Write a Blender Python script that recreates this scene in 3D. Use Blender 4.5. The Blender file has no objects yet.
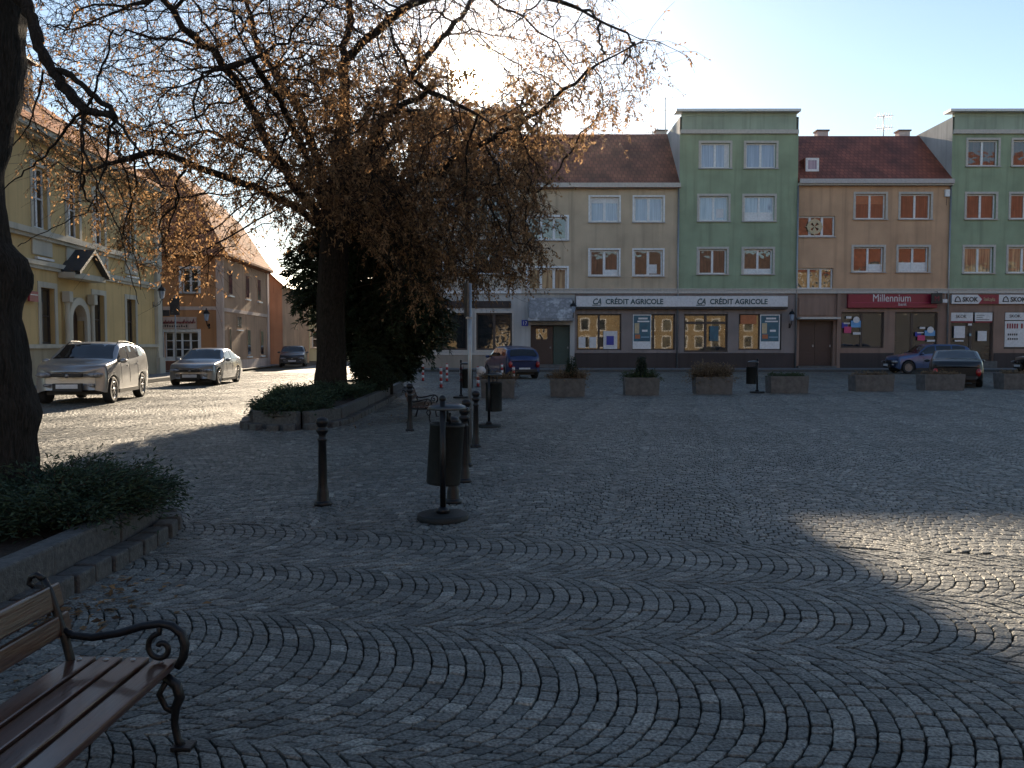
import bpy, bmesh, math, random
import numpy as np
from mathutils import Vector, Matrix, Quaternion
random.seed(7)
RNG = np.random.default_rng(7)
R = math.radians
C = bpy.context.scene.collection
scene = bpy.context.scene

# ------------------------------------------------------------------ camera
EYE = 1.55
FOC = 835.0
PITCH = R(-2.74)
cam_d = bpy.data.cameras.new('camera')
cam = bpy.data.objects.new('camera', cam_d)
C.objects.link(cam)
cam.location = (0, 0, EYE)
cam.rotation_euler = (R(90) + PITCH, 0, 0)
cam_d.sensor_width = 36
cam_d.lens = FOC / 1024 * 36
cam_d.clip_start = 0.05
cam_d.clip_end = 3000
scene.camera = cam
CP, SP = math.cos(PITCH), math.sin(PITCH)

def W(px, py, Y):
    """world point seen at pixel (px, py) at distance Y into the square"""
    u = (px - 512) / FOC
    v = (384 - py) / FOC
    dy = CP - v * SP
    dz = SP + v * CP
    t = Y / dy
    return Vector((u * t, Y, EYE + dz * t))

def G(px, py, z=0.0):
    """ground point under a pixel"""
    u = (px - 512) / FOC
    v = (384 - py) / FOC
    dy = CP - v * SP
    dz = SP + v * CP
    t = (z - EYE) / dz
    return Vector((u * t, dy * t, z))

# ------------------------------------------------------------------ materials
def new_mat(name):
    m = bpy.data.materials.new(name)
    m.use_nodes = True
    nt = m.node_tree
    b = nt.nodes['Principled BSDF']
    return m, nt, b

def N(nt, typ, **kw):
    n = nt.nodes.new(typ)
    for k, v in kw.items():
        if k in n.bl_rna.properties and k not in ('inputs',):
            setattr(n, k, v)
        else:
            n.inputs[k].default_value = v
    return n

def L(nt, a, b):
    nt.links.new(a, b)

def srgb(r, g, b):
    f = lambda c: ((c / 255 + 0.055) / 1.055) ** 2.4 if c / 255 > 0.04045 else c / 255 / 12.92
    return (f(r), f(g), f(b), 1)

def mat_noise(name, c1, c2, scale=3, rough=0.8, bump=0.0, bscale=None, metallic=0.0, detail=6, spec=0.5, stretch=None, c3=None, coat=0):
    """two colours mixed by world noise, with bump of its own"""
    m, nt, b = new_mat(name)
    tc = N(nt, 'ShaderNodeTexCoord')
    src = tc.outputs['Object']
    if stretch:
        mp = N(nt, 'ShaderNodeMapping'); mp.inputs['Scale'].default_value = stretch
        L(nt, src, mp.inputs['Vector']); src = mp.outputs['Vector']
    n1 = N(nt, 'ShaderNodeTexNoise'); n1.inputs['Scale'].default_value = scale
    n1.inputs['Detail'].default_value = detail; n1.inputs['Roughness'].default_value = 0.6
    L(nt, src, n1.inputs['Vector'])
    cr = N(nt, 'ShaderNodeValToRGB')
    cr.color_ramp.elements[0].position = 0.3; cr.color_ramp.elements[1].position = 0.7
    cr.color_ramp.elements[0].color = (*c1[:3], 1); cr.color_ramp.elements[1].color = (*c2[:3], 1)
    if c3:
        e = cr.color_ramp.elements.new(0.5); e.color = (*c3[:3], 1)
    L(nt, n1.outputs['Fac'], cr.inputs['Fac'])
    L(nt, cr.outputs['Color'], b.inputs['Base Color'])
    b.inputs['Roughness'].default_value = rough
    b.inputs['Metallic'].default_value = metallic
    b.inputs['Specular IOR Level'].default_value = spec
    if coat:
        b.inputs['Coat Weight'].default_value = coat; b.inputs['Coat Roughness'].default_value = 0.08
    if bump:
        n2 = N(nt, 'ShaderNodeTexNoise'); n2.inputs['Scale'].default_value = bscale or scale * 6
        n2.inputs['Detail'].default_value = 5
        L(nt, src, n2.inputs['Vector'])
        bp = N(nt, 'ShaderNodeBump'); bp.inputs['Strength'].default_value = bump; bp.inputs['Distance'].default_value = 0.02
        L(nt, n2.outputs['Fac'], bp.inputs['Height']); L(nt, bp.outputs['Normal'], b.inputs['Normal'])
    return m

def plaster(name, col, var=0.19, stain=0.6):
    """render on a facade: broad blotches, fine grain, soft vertical run-off stains"""
    m, nt, b = new_mat(name)
    tc = N(nt, 'ShaderNodeTexCoord')
    n1 = N(nt, 'ShaderNodeTexNoise'); n1.inputs['Scale'].default_value = 0.6; n1.inputs['Detail'].default_value = 8
    L(nt, tc.outputs['Object'], n1.inputs['Vector'])
    mp = N(nt, 'ShaderNodeMapping'); mp.inputs['Scale'].default_value = (2.2, 2.2, 0.12)
    L(nt, tc.outputs['Object'], mp.inputs['Vector'])
    n2 = N(nt, 'ShaderNodeTexNoise'); n2.inputs['Scale'].default_value = 1.5; n2.inputs['Detail'].default_value = 6
    L(nt, mp.outputs['Vector'], n2.inputs['Vector'])
    c = col[:3]
    r1 = N(nt, 'ShaderNodeValToRGB')
    r1.color_ramp.elements[0].position = 0.3; r1.color_ramp.elements[1].position = 0.72
    r1.color_ramp.elements[0].color = (*[x * (1 - var) for x in c], 1)
    r1.color_ramp.elements[1].color = (*[min(1, x * (1 + var)) for x in c], 1)
    L(nt, n1.outputs['Fac'], r1.inputs['Fac'])
    r2 = N(nt, 'ShaderNodeValToRGB')
    r2.color_ramp.elements[0].position = 0.5; r2.color_ramp.elements[1].position = 0.75
    r2.color_ramp.elements[0].color = (0, 0, 0, 1); r2.color_ramp.elements[1].color = (stain, stain, stain, 1)
    L(nt, n2.outputs['Fac'], r2.inputs['Fac'])
    mx = N(nt, 'ShaderNodeMix', data_type='RGBA')
    L(nt, r2.outputs['Color'], mx.inputs[0]); L(nt, r1.outputs['Color'], mx.inputs[6])
    mx.inputs[7].default_value = (*[x * 0.55 for x in c], 1)
    L(nt, mx.outputs[2], b.inputs['Base Color'])
    b.inputs['Roughness'].default_value = 0.9
    n3 = N(nt, 'ShaderNodeTexNoise'); n3.inputs['Scale'].default_value = 60
    L(nt, tc.outputs['Object'], n3.inputs['Vector'])
    bp = N(nt, 'ShaderNodeBump'); bp.inputs['Strength'].default_value = 0.25; bp.inputs['Distance'].default_value = 0.01
    L(nt, n3.outputs['Fac'], bp.inputs['Height']); L(nt, bp.outputs['Normal'], b.inputs['Normal'])
    return m

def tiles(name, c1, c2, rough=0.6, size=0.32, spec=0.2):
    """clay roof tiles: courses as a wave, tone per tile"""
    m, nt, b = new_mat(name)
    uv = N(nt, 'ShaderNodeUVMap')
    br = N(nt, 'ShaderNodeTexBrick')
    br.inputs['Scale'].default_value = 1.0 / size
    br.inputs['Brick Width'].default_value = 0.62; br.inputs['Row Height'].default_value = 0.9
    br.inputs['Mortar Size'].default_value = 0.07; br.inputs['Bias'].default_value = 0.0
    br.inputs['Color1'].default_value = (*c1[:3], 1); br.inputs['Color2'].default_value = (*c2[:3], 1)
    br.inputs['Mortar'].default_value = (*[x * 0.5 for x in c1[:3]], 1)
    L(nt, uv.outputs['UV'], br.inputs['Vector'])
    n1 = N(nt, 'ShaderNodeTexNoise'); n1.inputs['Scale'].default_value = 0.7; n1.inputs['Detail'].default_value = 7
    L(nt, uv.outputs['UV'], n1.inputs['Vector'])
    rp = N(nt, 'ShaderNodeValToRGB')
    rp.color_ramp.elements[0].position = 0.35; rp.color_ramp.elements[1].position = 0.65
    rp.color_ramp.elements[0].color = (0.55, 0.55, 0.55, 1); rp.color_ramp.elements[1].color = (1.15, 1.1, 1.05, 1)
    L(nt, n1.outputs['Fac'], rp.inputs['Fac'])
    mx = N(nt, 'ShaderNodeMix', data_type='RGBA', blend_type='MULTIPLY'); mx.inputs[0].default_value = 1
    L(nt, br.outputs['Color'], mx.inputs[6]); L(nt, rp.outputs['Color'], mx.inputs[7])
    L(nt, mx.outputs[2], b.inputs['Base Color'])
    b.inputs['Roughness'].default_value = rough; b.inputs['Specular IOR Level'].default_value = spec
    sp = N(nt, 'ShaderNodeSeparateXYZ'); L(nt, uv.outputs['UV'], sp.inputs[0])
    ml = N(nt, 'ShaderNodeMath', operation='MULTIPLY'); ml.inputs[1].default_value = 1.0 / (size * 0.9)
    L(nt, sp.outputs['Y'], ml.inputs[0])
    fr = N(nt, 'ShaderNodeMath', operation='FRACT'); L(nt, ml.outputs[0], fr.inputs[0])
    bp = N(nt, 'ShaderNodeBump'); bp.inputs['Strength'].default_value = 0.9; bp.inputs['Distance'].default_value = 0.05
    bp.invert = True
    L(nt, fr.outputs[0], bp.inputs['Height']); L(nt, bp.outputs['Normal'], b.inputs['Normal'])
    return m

def plain(name, col, rough=0.6, metallic=0.0, spec=0.5, coat=0.0):
    m = mat_noise(name, [c * 0.85 for c in col[:3]], [min(1, c * 1.12) for c in col[:3]], scale=9, rough=rough, metallic=metallic, spec=spec, coat=coat)
    return m

def pane_mat(name, col, stripes=0.0, tint2=None, ior=1.75, wave=0.16):
    """window glass in front of a room or a curtain: slightly wavy mirror over a dim inner colour"""
    m, nt, b = new_mat(name)
    tc = N(nt, 'ShaderNodeTexCoord')
    b.inputs['Roughness'].default_value = 0.02
    b.inputs['IOR'].default_value = ior
    n = N(nt, 'ShaderNodeTexNoise'); n.inputs['Scale'].default_value = 1.3; n.inputs['Detail'].default_value = 2
    L(nt, tc.outputs['Object'], n.inputs['Vector'])
    bp = N(nt, 'ShaderNodeBump'); bp.inputs['Strength'].default_value = wave; bp.inputs['Distance'].default_value = 0.05
    L(nt, n.outputs['Fac'], bp.inputs['Height'])
    # only the mirror is wavy
    L(nt, bp.outputs['Normal'], b.inputs['Normal'])
    n2 = N(nt, 'ShaderNodeTexNoise'); n2.inputs['Scale'].default_value = 2.2; n2.inputs['Detail'].default_value = 5
    if stripes:
        mp = N(nt, 'ShaderNodeMapping'); mp.inputs['Scale'].default_value = (stripes, stripes, 0.25)
        L(nt, tc.outputs['Object'], mp.inputs['Vector']); L(nt, mp.outputs['Vector'], n2.inputs['Vector'])
    else:
        L(nt, tc.outputs['Object'], n2.inputs['Vector'])
    cr = N(nt, 'ShaderNodeValToRGB')
    cr.color_ramp.elements[0].position = 0.35; cr.color_ramp.elements[1].position = 0.65
    t2 = tint2 or [c * 0.6 for c in col[:3]]
    cr.color_ramp.elements[0].color = (*t2[:3], 1); cr.color_ramp.elements[1].color = (*col[:3], 1)
    L(nt, n2.outputs['Fac'], cr.inputs['Fac']); L(nt, cr.outputs['Color'], b.inputs['Base Color'])
    return m

def leaf_mat(name, c1, c2, trans=0.5, rough=0.6):
    m, nt, b = new_mat(name)
    out = nt.nodes['Material Output']
    at = N(nt, 'ShaderNodeAttribute', attribute_name='tone')
    cr = N(nt, 'ShaderNodeValToRGB')
    cr.color_ramp.elements[0].color = (*c1[:3], 1); cr.color_ramp.elements[1].color = (*c2[:3], 1)
    L(nt, at.outputs['Fac'], cr.inputs['Fac'])
    L(nt, cr.outputs['Color'], b.inputs['Base Color'])
    b.inputs['Roughness'].default_value = rough
    b.inputs['Specular IOR Level'].default_value = 0.25
    tr = N(nt, 'ShaderNodeBsdfTranslucent')
    L(nt, cr.outputs['Color'], tr.inputs['Color'])
    ms = N(nt, 'ShaderNodeMixShader'); ms.inputs[0].default_value = trans
    L(nt, b.outputs[0], ms.inputs[1]); L(nt, tr.outputs[0], ms.inputs[2])
    L(nt, ms.outputs[0], out.inputs['Surface'])
    return m

# ------------------------------------------------------------------ mesh builder
class MB:
    def __init__(s):
        s.v = []; s.f = []; s.m = []; s.sm = []
        s.uv = {}
    def quad(s, a, b, c, d, m=0, smooth=False):
        i = len(s.v); s.v += [tuple(a), tuple(b), tuple(c), tuple(d)]
        s.f.append((i, i + 1, i + 2, i + 3)); s.m.append(m); s.sm.append(smooth)
    def poly(s, pts, m=0):
        i = len(s.v); s.v += [tuple(p) for p in pts]
        s.f.append(tuple(range(i, i + len(pts)))); s.m.append(m); s.sm.append(False)
    def box(s, x0, x1, y0, y1, z0, z1, m=0, bev=0.0):
        if x0 > x1: x0, x1 = x1, x0
        if y0 > y1: y0, y1 = y1, y0
        if z0 > z1: z0, z1 = z1, z0
        b = min(bev, (x1 - x0) * .45, (y1 - y0) * .45, (z1 - z0) * .45)
        if b <= 0:
            i = len(s.v)
            s.v += [(x, y, z) for z in (z0, z1) for y in (y0, y1) for x in (x0, x1)]
            for q in ((0, 2, 3, 1), (4, 5, 7, 6), (0, 1, 5, 4), (2, 6, 7, 3), (0, 4, 6, 2), (1, 3, 7, 5)):
                s.f.append(tuple(i + k for k in q)); s.m.append(m); s.sm.append(False)
            return
        # chamfered box: 24 verts
        bm = bmesh.new()
        bmesh.ops.create_cube(bm, size=1)
        for v in bm.verts:
            v.co = Vector(((x0 + x1) / 2 + v.co.x * (x1 - x0), (y0 + y1) / 2 + v.co.y * (y1 - y0), (z0 + z1) / 2 + v.co.z * (z1 - z0)))
        bmesh.ops.bevel(bm, geom=list(bm.edges), offset=b, segments=2, profile=0.6, affect='EDGES')
        s.add_bm(bm, m)
        bm.free()
    def add_bm(s, bm, m=0, smooth=False, M=None):
        i = len(s.v)
        bm.verts.index_update()
        s.v += [tuple((M @ v.co) if M else v.co) for v in bm.verts]
        for f in bm.faces:
            s.f.append(tuple(i + v.index for v in f.verts)); s.m.append(m); s.sm.append(smooth)
    def tube(s, pts, rad, n=8, m=0, cap=True, smooth=True, flat=None):
        pts = [Vector(p) for p in pts]
        if not hasattr(rad, '__len__'): rad = [rad] * len(pts)
        i0 = len(s.v)
        t0 = (pts[1] - pts[0]).normalized()
        up = Vector((0, 0, 1)) if abs(t0.z) < 0.9 else Vector((1, 0, 0))
        a = t0.cross(up).normalized(); b = t0.cross(a).normalized()
        for k, p in enumerate(pts):
            if k == 0: t = t0
            elif k == len(pts) - 1: t = (pts[k] - pts[k - 1]).normalized()
            else: t = ((pts[k + 1] - pts[k]).normalized() + (pts[k] - pts[k - 1]).normalized())
            if t.length < 1e-6: t = t0
            t.normalize()
            a = (a - t * a.dot(t)); a.normalize(); b = t.cross(a)
            for j in range(n):
                an = 2 * math.pi * j / n
                s.v.append(tuple(p + (a * math.cos(an) + b * math.sin(an)) * rad[k]))
        for k in range(len(pts) - 1):
            for j in range(n):
                j2 = (j + 1) % n
                s.f.append((i0 + k * n + j, i0 + k * n + j2, i0 + (k + 1) * n + j2, i0 + (k + 1) * n + j)); s.m.append(m); s.sm.append(smooth)
        if cap:
            s.f.append(tuple(i0 + j for j in reversed(range(n)))); s.m.append(m); s.sm.append(False)
            e = i0 + (len(pts) - 1) * n
            s.f.append(tuple(e + j for j in range(n))); s.m.append(m); s.sm.append(False)
    def lathe(s, prof, n=16, m=0, cx=0, cy=0, smooth=True, sx=1, sy=1):
        i0 = len(s.v)
        for r, z in prof:
            for j in range(n):
                an = 2 * math.pi * j / n
                s.v.append((cx + r * sx * math.cos(an), cy + r * sy * math.sin(an), z))
        for k in range(len(prof) - 1):
            for j in range(n):
                j2 = (j + 1) % n
                s.f.append((i0 + k * n + j, i0 + k * n + j2, i0 + (k + 1) * n + j2, i0 + (k + 1) * n + j)); s.m.append(m); s.sm.append(smooth)
        s.f.append(tuple(i0 + j for j in reversed(range(n)))); s.m.append(m); s.sm.append(False)
        e = i0 + (len(prof) - 1) * n
        s.f.append(tuple(e + j for j in range(n))); s.m.append(m); s.sm.append(False)
    def ball(s, c, r, m=0, seg=12, scale=(1, 1, 1)):
        bm = bmesh.new()
        bmesh.ops.create_uvsphere(bm, u_segments=seg, v_segments=max(6, seg // 2 + 2), radius=1)
        M = Matrix.Translation(Vector(c)) @ Matrix.Diagonal((r * scale[0], r * scale[1], r * scale[2], 1))
        s.add_bm(bm, m, True, M); bm.free()
    def xform(s, M, start=0):
        for i in range(start, len(s.v)):
            s.v[i] = tuple(M @ Vector(s.v[i]))
    def build(s, name, mats, parent=None, auto_uv=False):
        me = bpy.data.meshes.new(name)
        me.from_pydata(s.v, [], s.f)
        if not isinstance(mats, (list, tuple)): mats = [mats]
        for mt in mats: me.materials.append(mt)
        me.polygons.foreach_set('material_index', s.m)
        me.polygons.foreach_set('use_smooth', s.sm)
        if auto_uv: slope_uv(me)
        me.update()
        o = bpy.data.objects.new(name, me)
        C.objects.link(o)
        if parent: o.parent = parent
        return o

def slope_uv(me):
    """UV in metres: u along the horizontal of each face, v up its slope"""
    uvl = me.uv_layers.new(name='UVMap')
    me.update()
    for p in me.polygons:
        n = p.normal
        h = Vector((0, 0, 1)).cross(n)
        if h.length < 1e-4: h = Vector((1, 0, 0))
        h.normalize(); up = n.cross(h)
        for li in p.loop_indices:
            co = me.vertices[me.loops[li].vertex_index].co
            uvl.data[li].uv = (co.dot(h), co.dot(up))

def np_mesh(name, verts, quads, mat, parent=None, tone=None, smooth=False, tris=None):
    me = bpy.data.meshes.new(name)
    nv = len(verts)
    me.vertices.add(nv); me.vertices.foreach_set('co', np.asarray(verts, dtype=np.float32).ravel())
    quads = np.asarray(quads, dtype=np.int32).reshape(-1, 4)
    nq = len(quads); nt_ = 0 if tris is None else len(tris)
    loops = quads.ravel()
    starts = np.arange(nq, dtype=np.int32) * 4
    if nt_:
        tris = np.asarray(tris, dtype=np.int32).reshape(-1, 3)
        loops = np.concatenate([loops, tris.ravel()])
        starts = np.concatenate([starts, nq * 4 + np.arange(nt_, dtype=np.int32) * 3])
    me.loops.add(len(loops)); me.loops.foreach_set('vertex_index', loops)
    me.polygons.add(nq + nt_); me.polygons.foreach_set('loop_start', starts)
    me.polygons.foreach_set('use_smooth', np.full(nq + nt_, smooth))
    if tone is not None:
        a = me.attributes.new('tone', 'FLOAT', 'POINT'); a.data.foreach_set('value', np.asarray(tone, dtype=np.float32))
    me.materials.append(mat)
    me.update(calc_edges=True)
    o = bpy.data.objects.new(name, me); C.objects.link(o)
    if parent: o.parent = parent
    return o

def empty(name, loc, rz=0.0):
    o = bpy.data.objects.new(name, None); C.objects.link(o)
    o.location = loc; o.rotation_euler = (0, 0, rz); o.empty_display_size = 0.2
    return o

def tag(o, label=None, cat=None, group=None, kind=None):
    if label: o['label'] = label
    if cat: o['category'] = cat
    if group: o['group'] = group
    if kind: o['kind'] = kind
    return o

def thing(name, label, cat, loc=(0, 0, 0), rz=0.0, group=None):
    return tag(empty(name, loc, rz), label, cat, group)

def copy_tree(o, parent=None):
    c = o.copy(); C.objects.link(c)
    if parent: c.parent = parent
    for ch in [x for x in CHILD.get(o.name, [])] or list(o.children):
        copy_tree(ch, c)
    return c
CHILD = {}

def text_mesh(txt, size, mat, parent, loc, name='lettering', rx=R(90), rz=0.0, extrude=0.01, align='LEFT', shear=0.0, bold=0.0, sx=1.0):
    cu = bpy.data.curves.new('txt', 'FONT')
    cu.body = txt; cu.size = size; cu.extrude = extrude; cu.align_x = align; cu.shear = shear; cu.offset = bold
    cu.resolution_u = 3
    o = bpy.data.objects.new('txt', cu); C.objects.link(o)
    dg = bpy.context.evaluated_depsgraph_get()
    me = bpy.data.meshes.new_from_object(o.evaluated_get(dg))
    bpy.data.objects.remove(o); bpy.data.curves.remove(cu)
    me.materials.clear(); me.materials.append(mat)
    M = Matrix.Rotation(rz, 4, 'Z') @ Matrix.Rotation(rx, 4, 'X') @ Matrix.Diagonal((sx, 1, 1, 1))
    me.transform(M)
    r = bpy.data.objects.new(name, me); C.objects.link(r)
    r.location = loc
    if parent: r.parent = parent
    return r
# ------------------------------------------------------------------ sky and sun
SUN_EL, SUN_AZ = R(17.6), R(-2.47)
SUN = Vector((math.cos(SUN_EL) * math.sin(SUN_AZ), math.cos(SUN_EL) * math.cos(SUN_AZ), math.sin(SUN_EL)))
world = bpy.data.worlds.new('World'); scene.world = world
world.use_nodes = True
wn = world.node_tree
bg = wn.nodes['Background']
sky = wn.nodes.new('ShaderNodeTexSky'); sky.sky_type = 'NISHITA'; sky.sun_disc = False
sky.sun_elevation = SUN_EL; sky.sun_rotation = SUN_AZ
sky.altitude = 150; sky.air_density = 1.0; sky.dust_density = 0.22; sky.ozone_density = 1.1
SKY_STRENGTH = 0.066
bg.inputs['Strength'].default_value = SKY_STRENGTH
L(wn, sky.outputs[0], bg.inputs['Color'])
# the sun's own glare in the sky, placed by direction in the world
tc = wn.nodes.new('ShaderNodeTexCoord')
nv = N(wn, 'ShaderNodeVectorMath', operation='NORMALIZE'); L(wn, tc.outputs['Generated'], nv.inputs[0])
dt = N(wn, 'ShaderNodeVectorMath', operation='DOT_PRODUCT'); L(wn, nv.outputs[0], dt.inputs[0]); dt.inputs[1].default_value = SUN
ac = N(wn, 'ShaderNodeMath', operation='ARCCOSINE'); L(wn, dt.outputs['Value'], ac.inputs[0])
def lobe(width_deg, power, amp):
    d = N(wn, 'ShaderNodeMath', operation='DIVIDE'); L(wn, ac.outputs[0], d.inputs[0]); d.inputs[1].default_value = R(width_deg)
    p = N(wn, 'ShaderNodeMath', operation='POWER'); L(wn, d.outputs[0], p.inputs[0]); p.inputs[1].default_value = power
    m = N(wn, 'ShaderNodeMath', operation='MULTIPLY'); L(wn, p.outputs[0], m.inputs[0]); m.inputs[1].default_value = -1
    e = N(wn, 'ShaderNodeMath', operation='EXPONENT'); L(wn, m.outputs[0], e.inputs[0])
    a = N(wn, 'ShaderNodeMath', operation='MULTIPLY'); L(wn, e.outputs[0], a.inputs[0]); a.inputs[1].default_value = amp
    return a
l1 = lobe(1.2, 4, 160.0); l2 = lobe(2.4, 1.0, 0.45)
ad = N(wn, 'ShaderNodeMath', operation='ADD'); L(wn, l1.outputs[0], ad.inputs[0]); L(wn, l2.outputs[0], ad.inputs[1])
bg2 = N(wn, 'ShaderNodeBackground'); bg2.inputs['Color'].default_value = (1, 0.86, 0.66, 1)
L(wn, ad.outputs[0], bg2.inputs['Strength'])
ads = N(wn, 'ShaderNodeAddShader'); L(wn, bg.outputs[0], ads.inputs[0]); L(wn, bg2.outputs[0], ads.inputs[1])
L(wn, ads.outputs[0], wn.nodes['World Output'].inputs['Surface'])

sd = bpy.data.lights.new('sun', 'SUN'); sd.energy = 5.0; sd.angle = R(0.53); sd.color = (1.0, 0.82, 0.60)
so = bpy.data.objects.new('sun', sd); C.objects.link(so)
so.rotation_mode = 'QUATERNION'; so.rotation_quaternion = SUN.to_track_quat('Z', 'Y')
so.location = SUN * 200

vs = scene.view_settings
vs.view_transform = 'Standard'; vs.look = 'None'; vs.gamma = 1; vs.use_curve_mapping = False
vs.exposure = 1.58
cy = scene.cycles if hasattr(scene, 'cycles') else None
scene.render.engine = 'CYCLES'
cy = scene.cycles
cy.max_bounces = 6; cy.diffuse_bounces = 3; cy.glossy_bounces = 3; cy.transmission_bounces = 4; cy.transparent_max_bounces = 4
cy.caustics_reflective = False; cy.caustics_refractive = False
cy.sample_clamp_indirect = 6
cy.use_denoising = True
try: cy.denoiser = 'OPENIMAGEDENOISE'
except Exception: pass

# ------------------------------------------------------------------ ground and paving
joint = mat_noise('joint_sand', (0.010, 0.010, 0.008), (0.024, 0.023, 0.018), scale=8, rough=1.0)
m = MB()
m.quad((-600, -600, -0.036), (600, -600, -0.036), (600, 900, -0.036), (-600, 900, -0.036))
tag(m.build('ground', joint), kind='structure')

def granite_setts(name):
    m, nt, b = new_mat(name)
    at = N(nt, 'ShaderNodeAttribute', attribute_name='tone')
    tc = N(nt, 'ShaderNodeTexCoord')
    cr = N(nt, 'ShaderNodeValToRGB')
    el = cr.color_ramp.elements
    el[0].position = 0; el[0].color = (0.052, 0.054, 0.049, 1)
    el[1].position = 1; el[1].color = (0.235, 0.232, 0.205, 1)
    e = el.new(0.5); e.color = (0.116, 0.117, 0.106, 1)
    e = el.new(0.8); e.color = (0.172, 0.165, 0.145, 1)
    L(nt, at.outputs['Fac'], cr.inputs['Fac'])
    n1 = N(nt, 'ShaderNodeTexNoise'); n1.inputs['Scale'].default_value = 70; n1.inputs['Detail'].default_value = 6
    L(nt, tc.outputs['Object'], n1.inputs['Vector'])
    r1 = N(nt, 'ShaderNodeValToRGB')
    r1.color_ramp.elements[0].position = 0.36; r1.color_ramp.elements[1].position = 0.66
    r1.color_ramp.elements[0].color = (0.38, 0.38, 0.38, 1); r1.color_ramp.elements[1].color = (1.65, 1.64, 1.6, 1)
    L(nt, n1.outputs['Fac'], r1.inputs['Fac'])
    n2 = N(nt, 'ShaderNodeTexNoise'); n2.inputs['Scale'].default_value = 0.45; n2.inputs['Detail'].default_value = 8
    L(nt, tc.outputs['Object'], n2.inputs['Vector'])
    r2 = N(nt, 'ShaderNodeValToRGB')
    r2.color_ramp.elements[0].position = 0.32; r2.color_ramp.elements[1].position = 0.68
    r2.color_ramp.elements[0].color = (0.72, 0.71, 0.70, 1); r2.color_ramp.elements[1].color = (1.15, 1.15, 1.15, 1)
    L(nt, n2.outputs['Fac'], r2.inputs['Fac'])
    m1 = N(nt, 'ShaderNodeMix', data_type='RGBA', blend_type='MULTIPLY'); m1.inputs[0].default_value = 1
    L(nt, cr.outputs['Color'], m1.inputs[6]); L(nt, r1.outputs['Color'], m1.inputs[7])
    m2 = N(nt, 'ShaderNodeMix', data_type='RGBA', blend_type='MULTIPLY'); m2.inputs[0].default_value = 1
    L(nt, m1.outputs[2], m2.inputs[6]); L(nt, r2.outputs['Color'], m2.inputs[7])
    L(nt, m2.outputs[2], b.inputs['Base Color'])
    b.inputs['Roughness'].default_value = 0.62
    b.inputs['Specular IOR Level'].default_value = 0.6
    n3 = N(nt, 'ShaderNodeTexNoise'); n3.inputs['Scale'].default_value = 55; n3.inputs['Detail'].default_value = 6
    L(nt, tc.outputs['Object'], n3.inputs['Vector'])
    bp = N(nt, 'ShaderNodeBump'); bp.inputs['Strength'].default_value = 0.8; bp.inputs['Distance'].default_value = 0.014
    L(nt, n3.outputs['Fac'], bp.inputs['Height']); L(nt, bp.outputs['Normal'], b.inputs['Normal'])
    return m
setts = granite_setts('granite_setts')

def keep_mask(P):
    x, y = P[:, 0], P[:, 1]
    k = (y > 0.9) & (y < 45.6) & (np.abs(x) < 0.70 * y + 2.2)
    k &= ~((x < -2.98) & (y < 7.5))                       # flower bed at the left
    k &= ~((x > np.interp(y, [15.2, 16, 18, 23, 30], [-4.55, -4.85, -5.2, -6.0, -6.1])) & (x < -3.5) & (y > 15.2) & (y < 30))  # island bed
    k &= (x > -17.2 - 0.0623 * (y - 41) + 2.3)             # pavement along the yellow house
    return k

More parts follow.
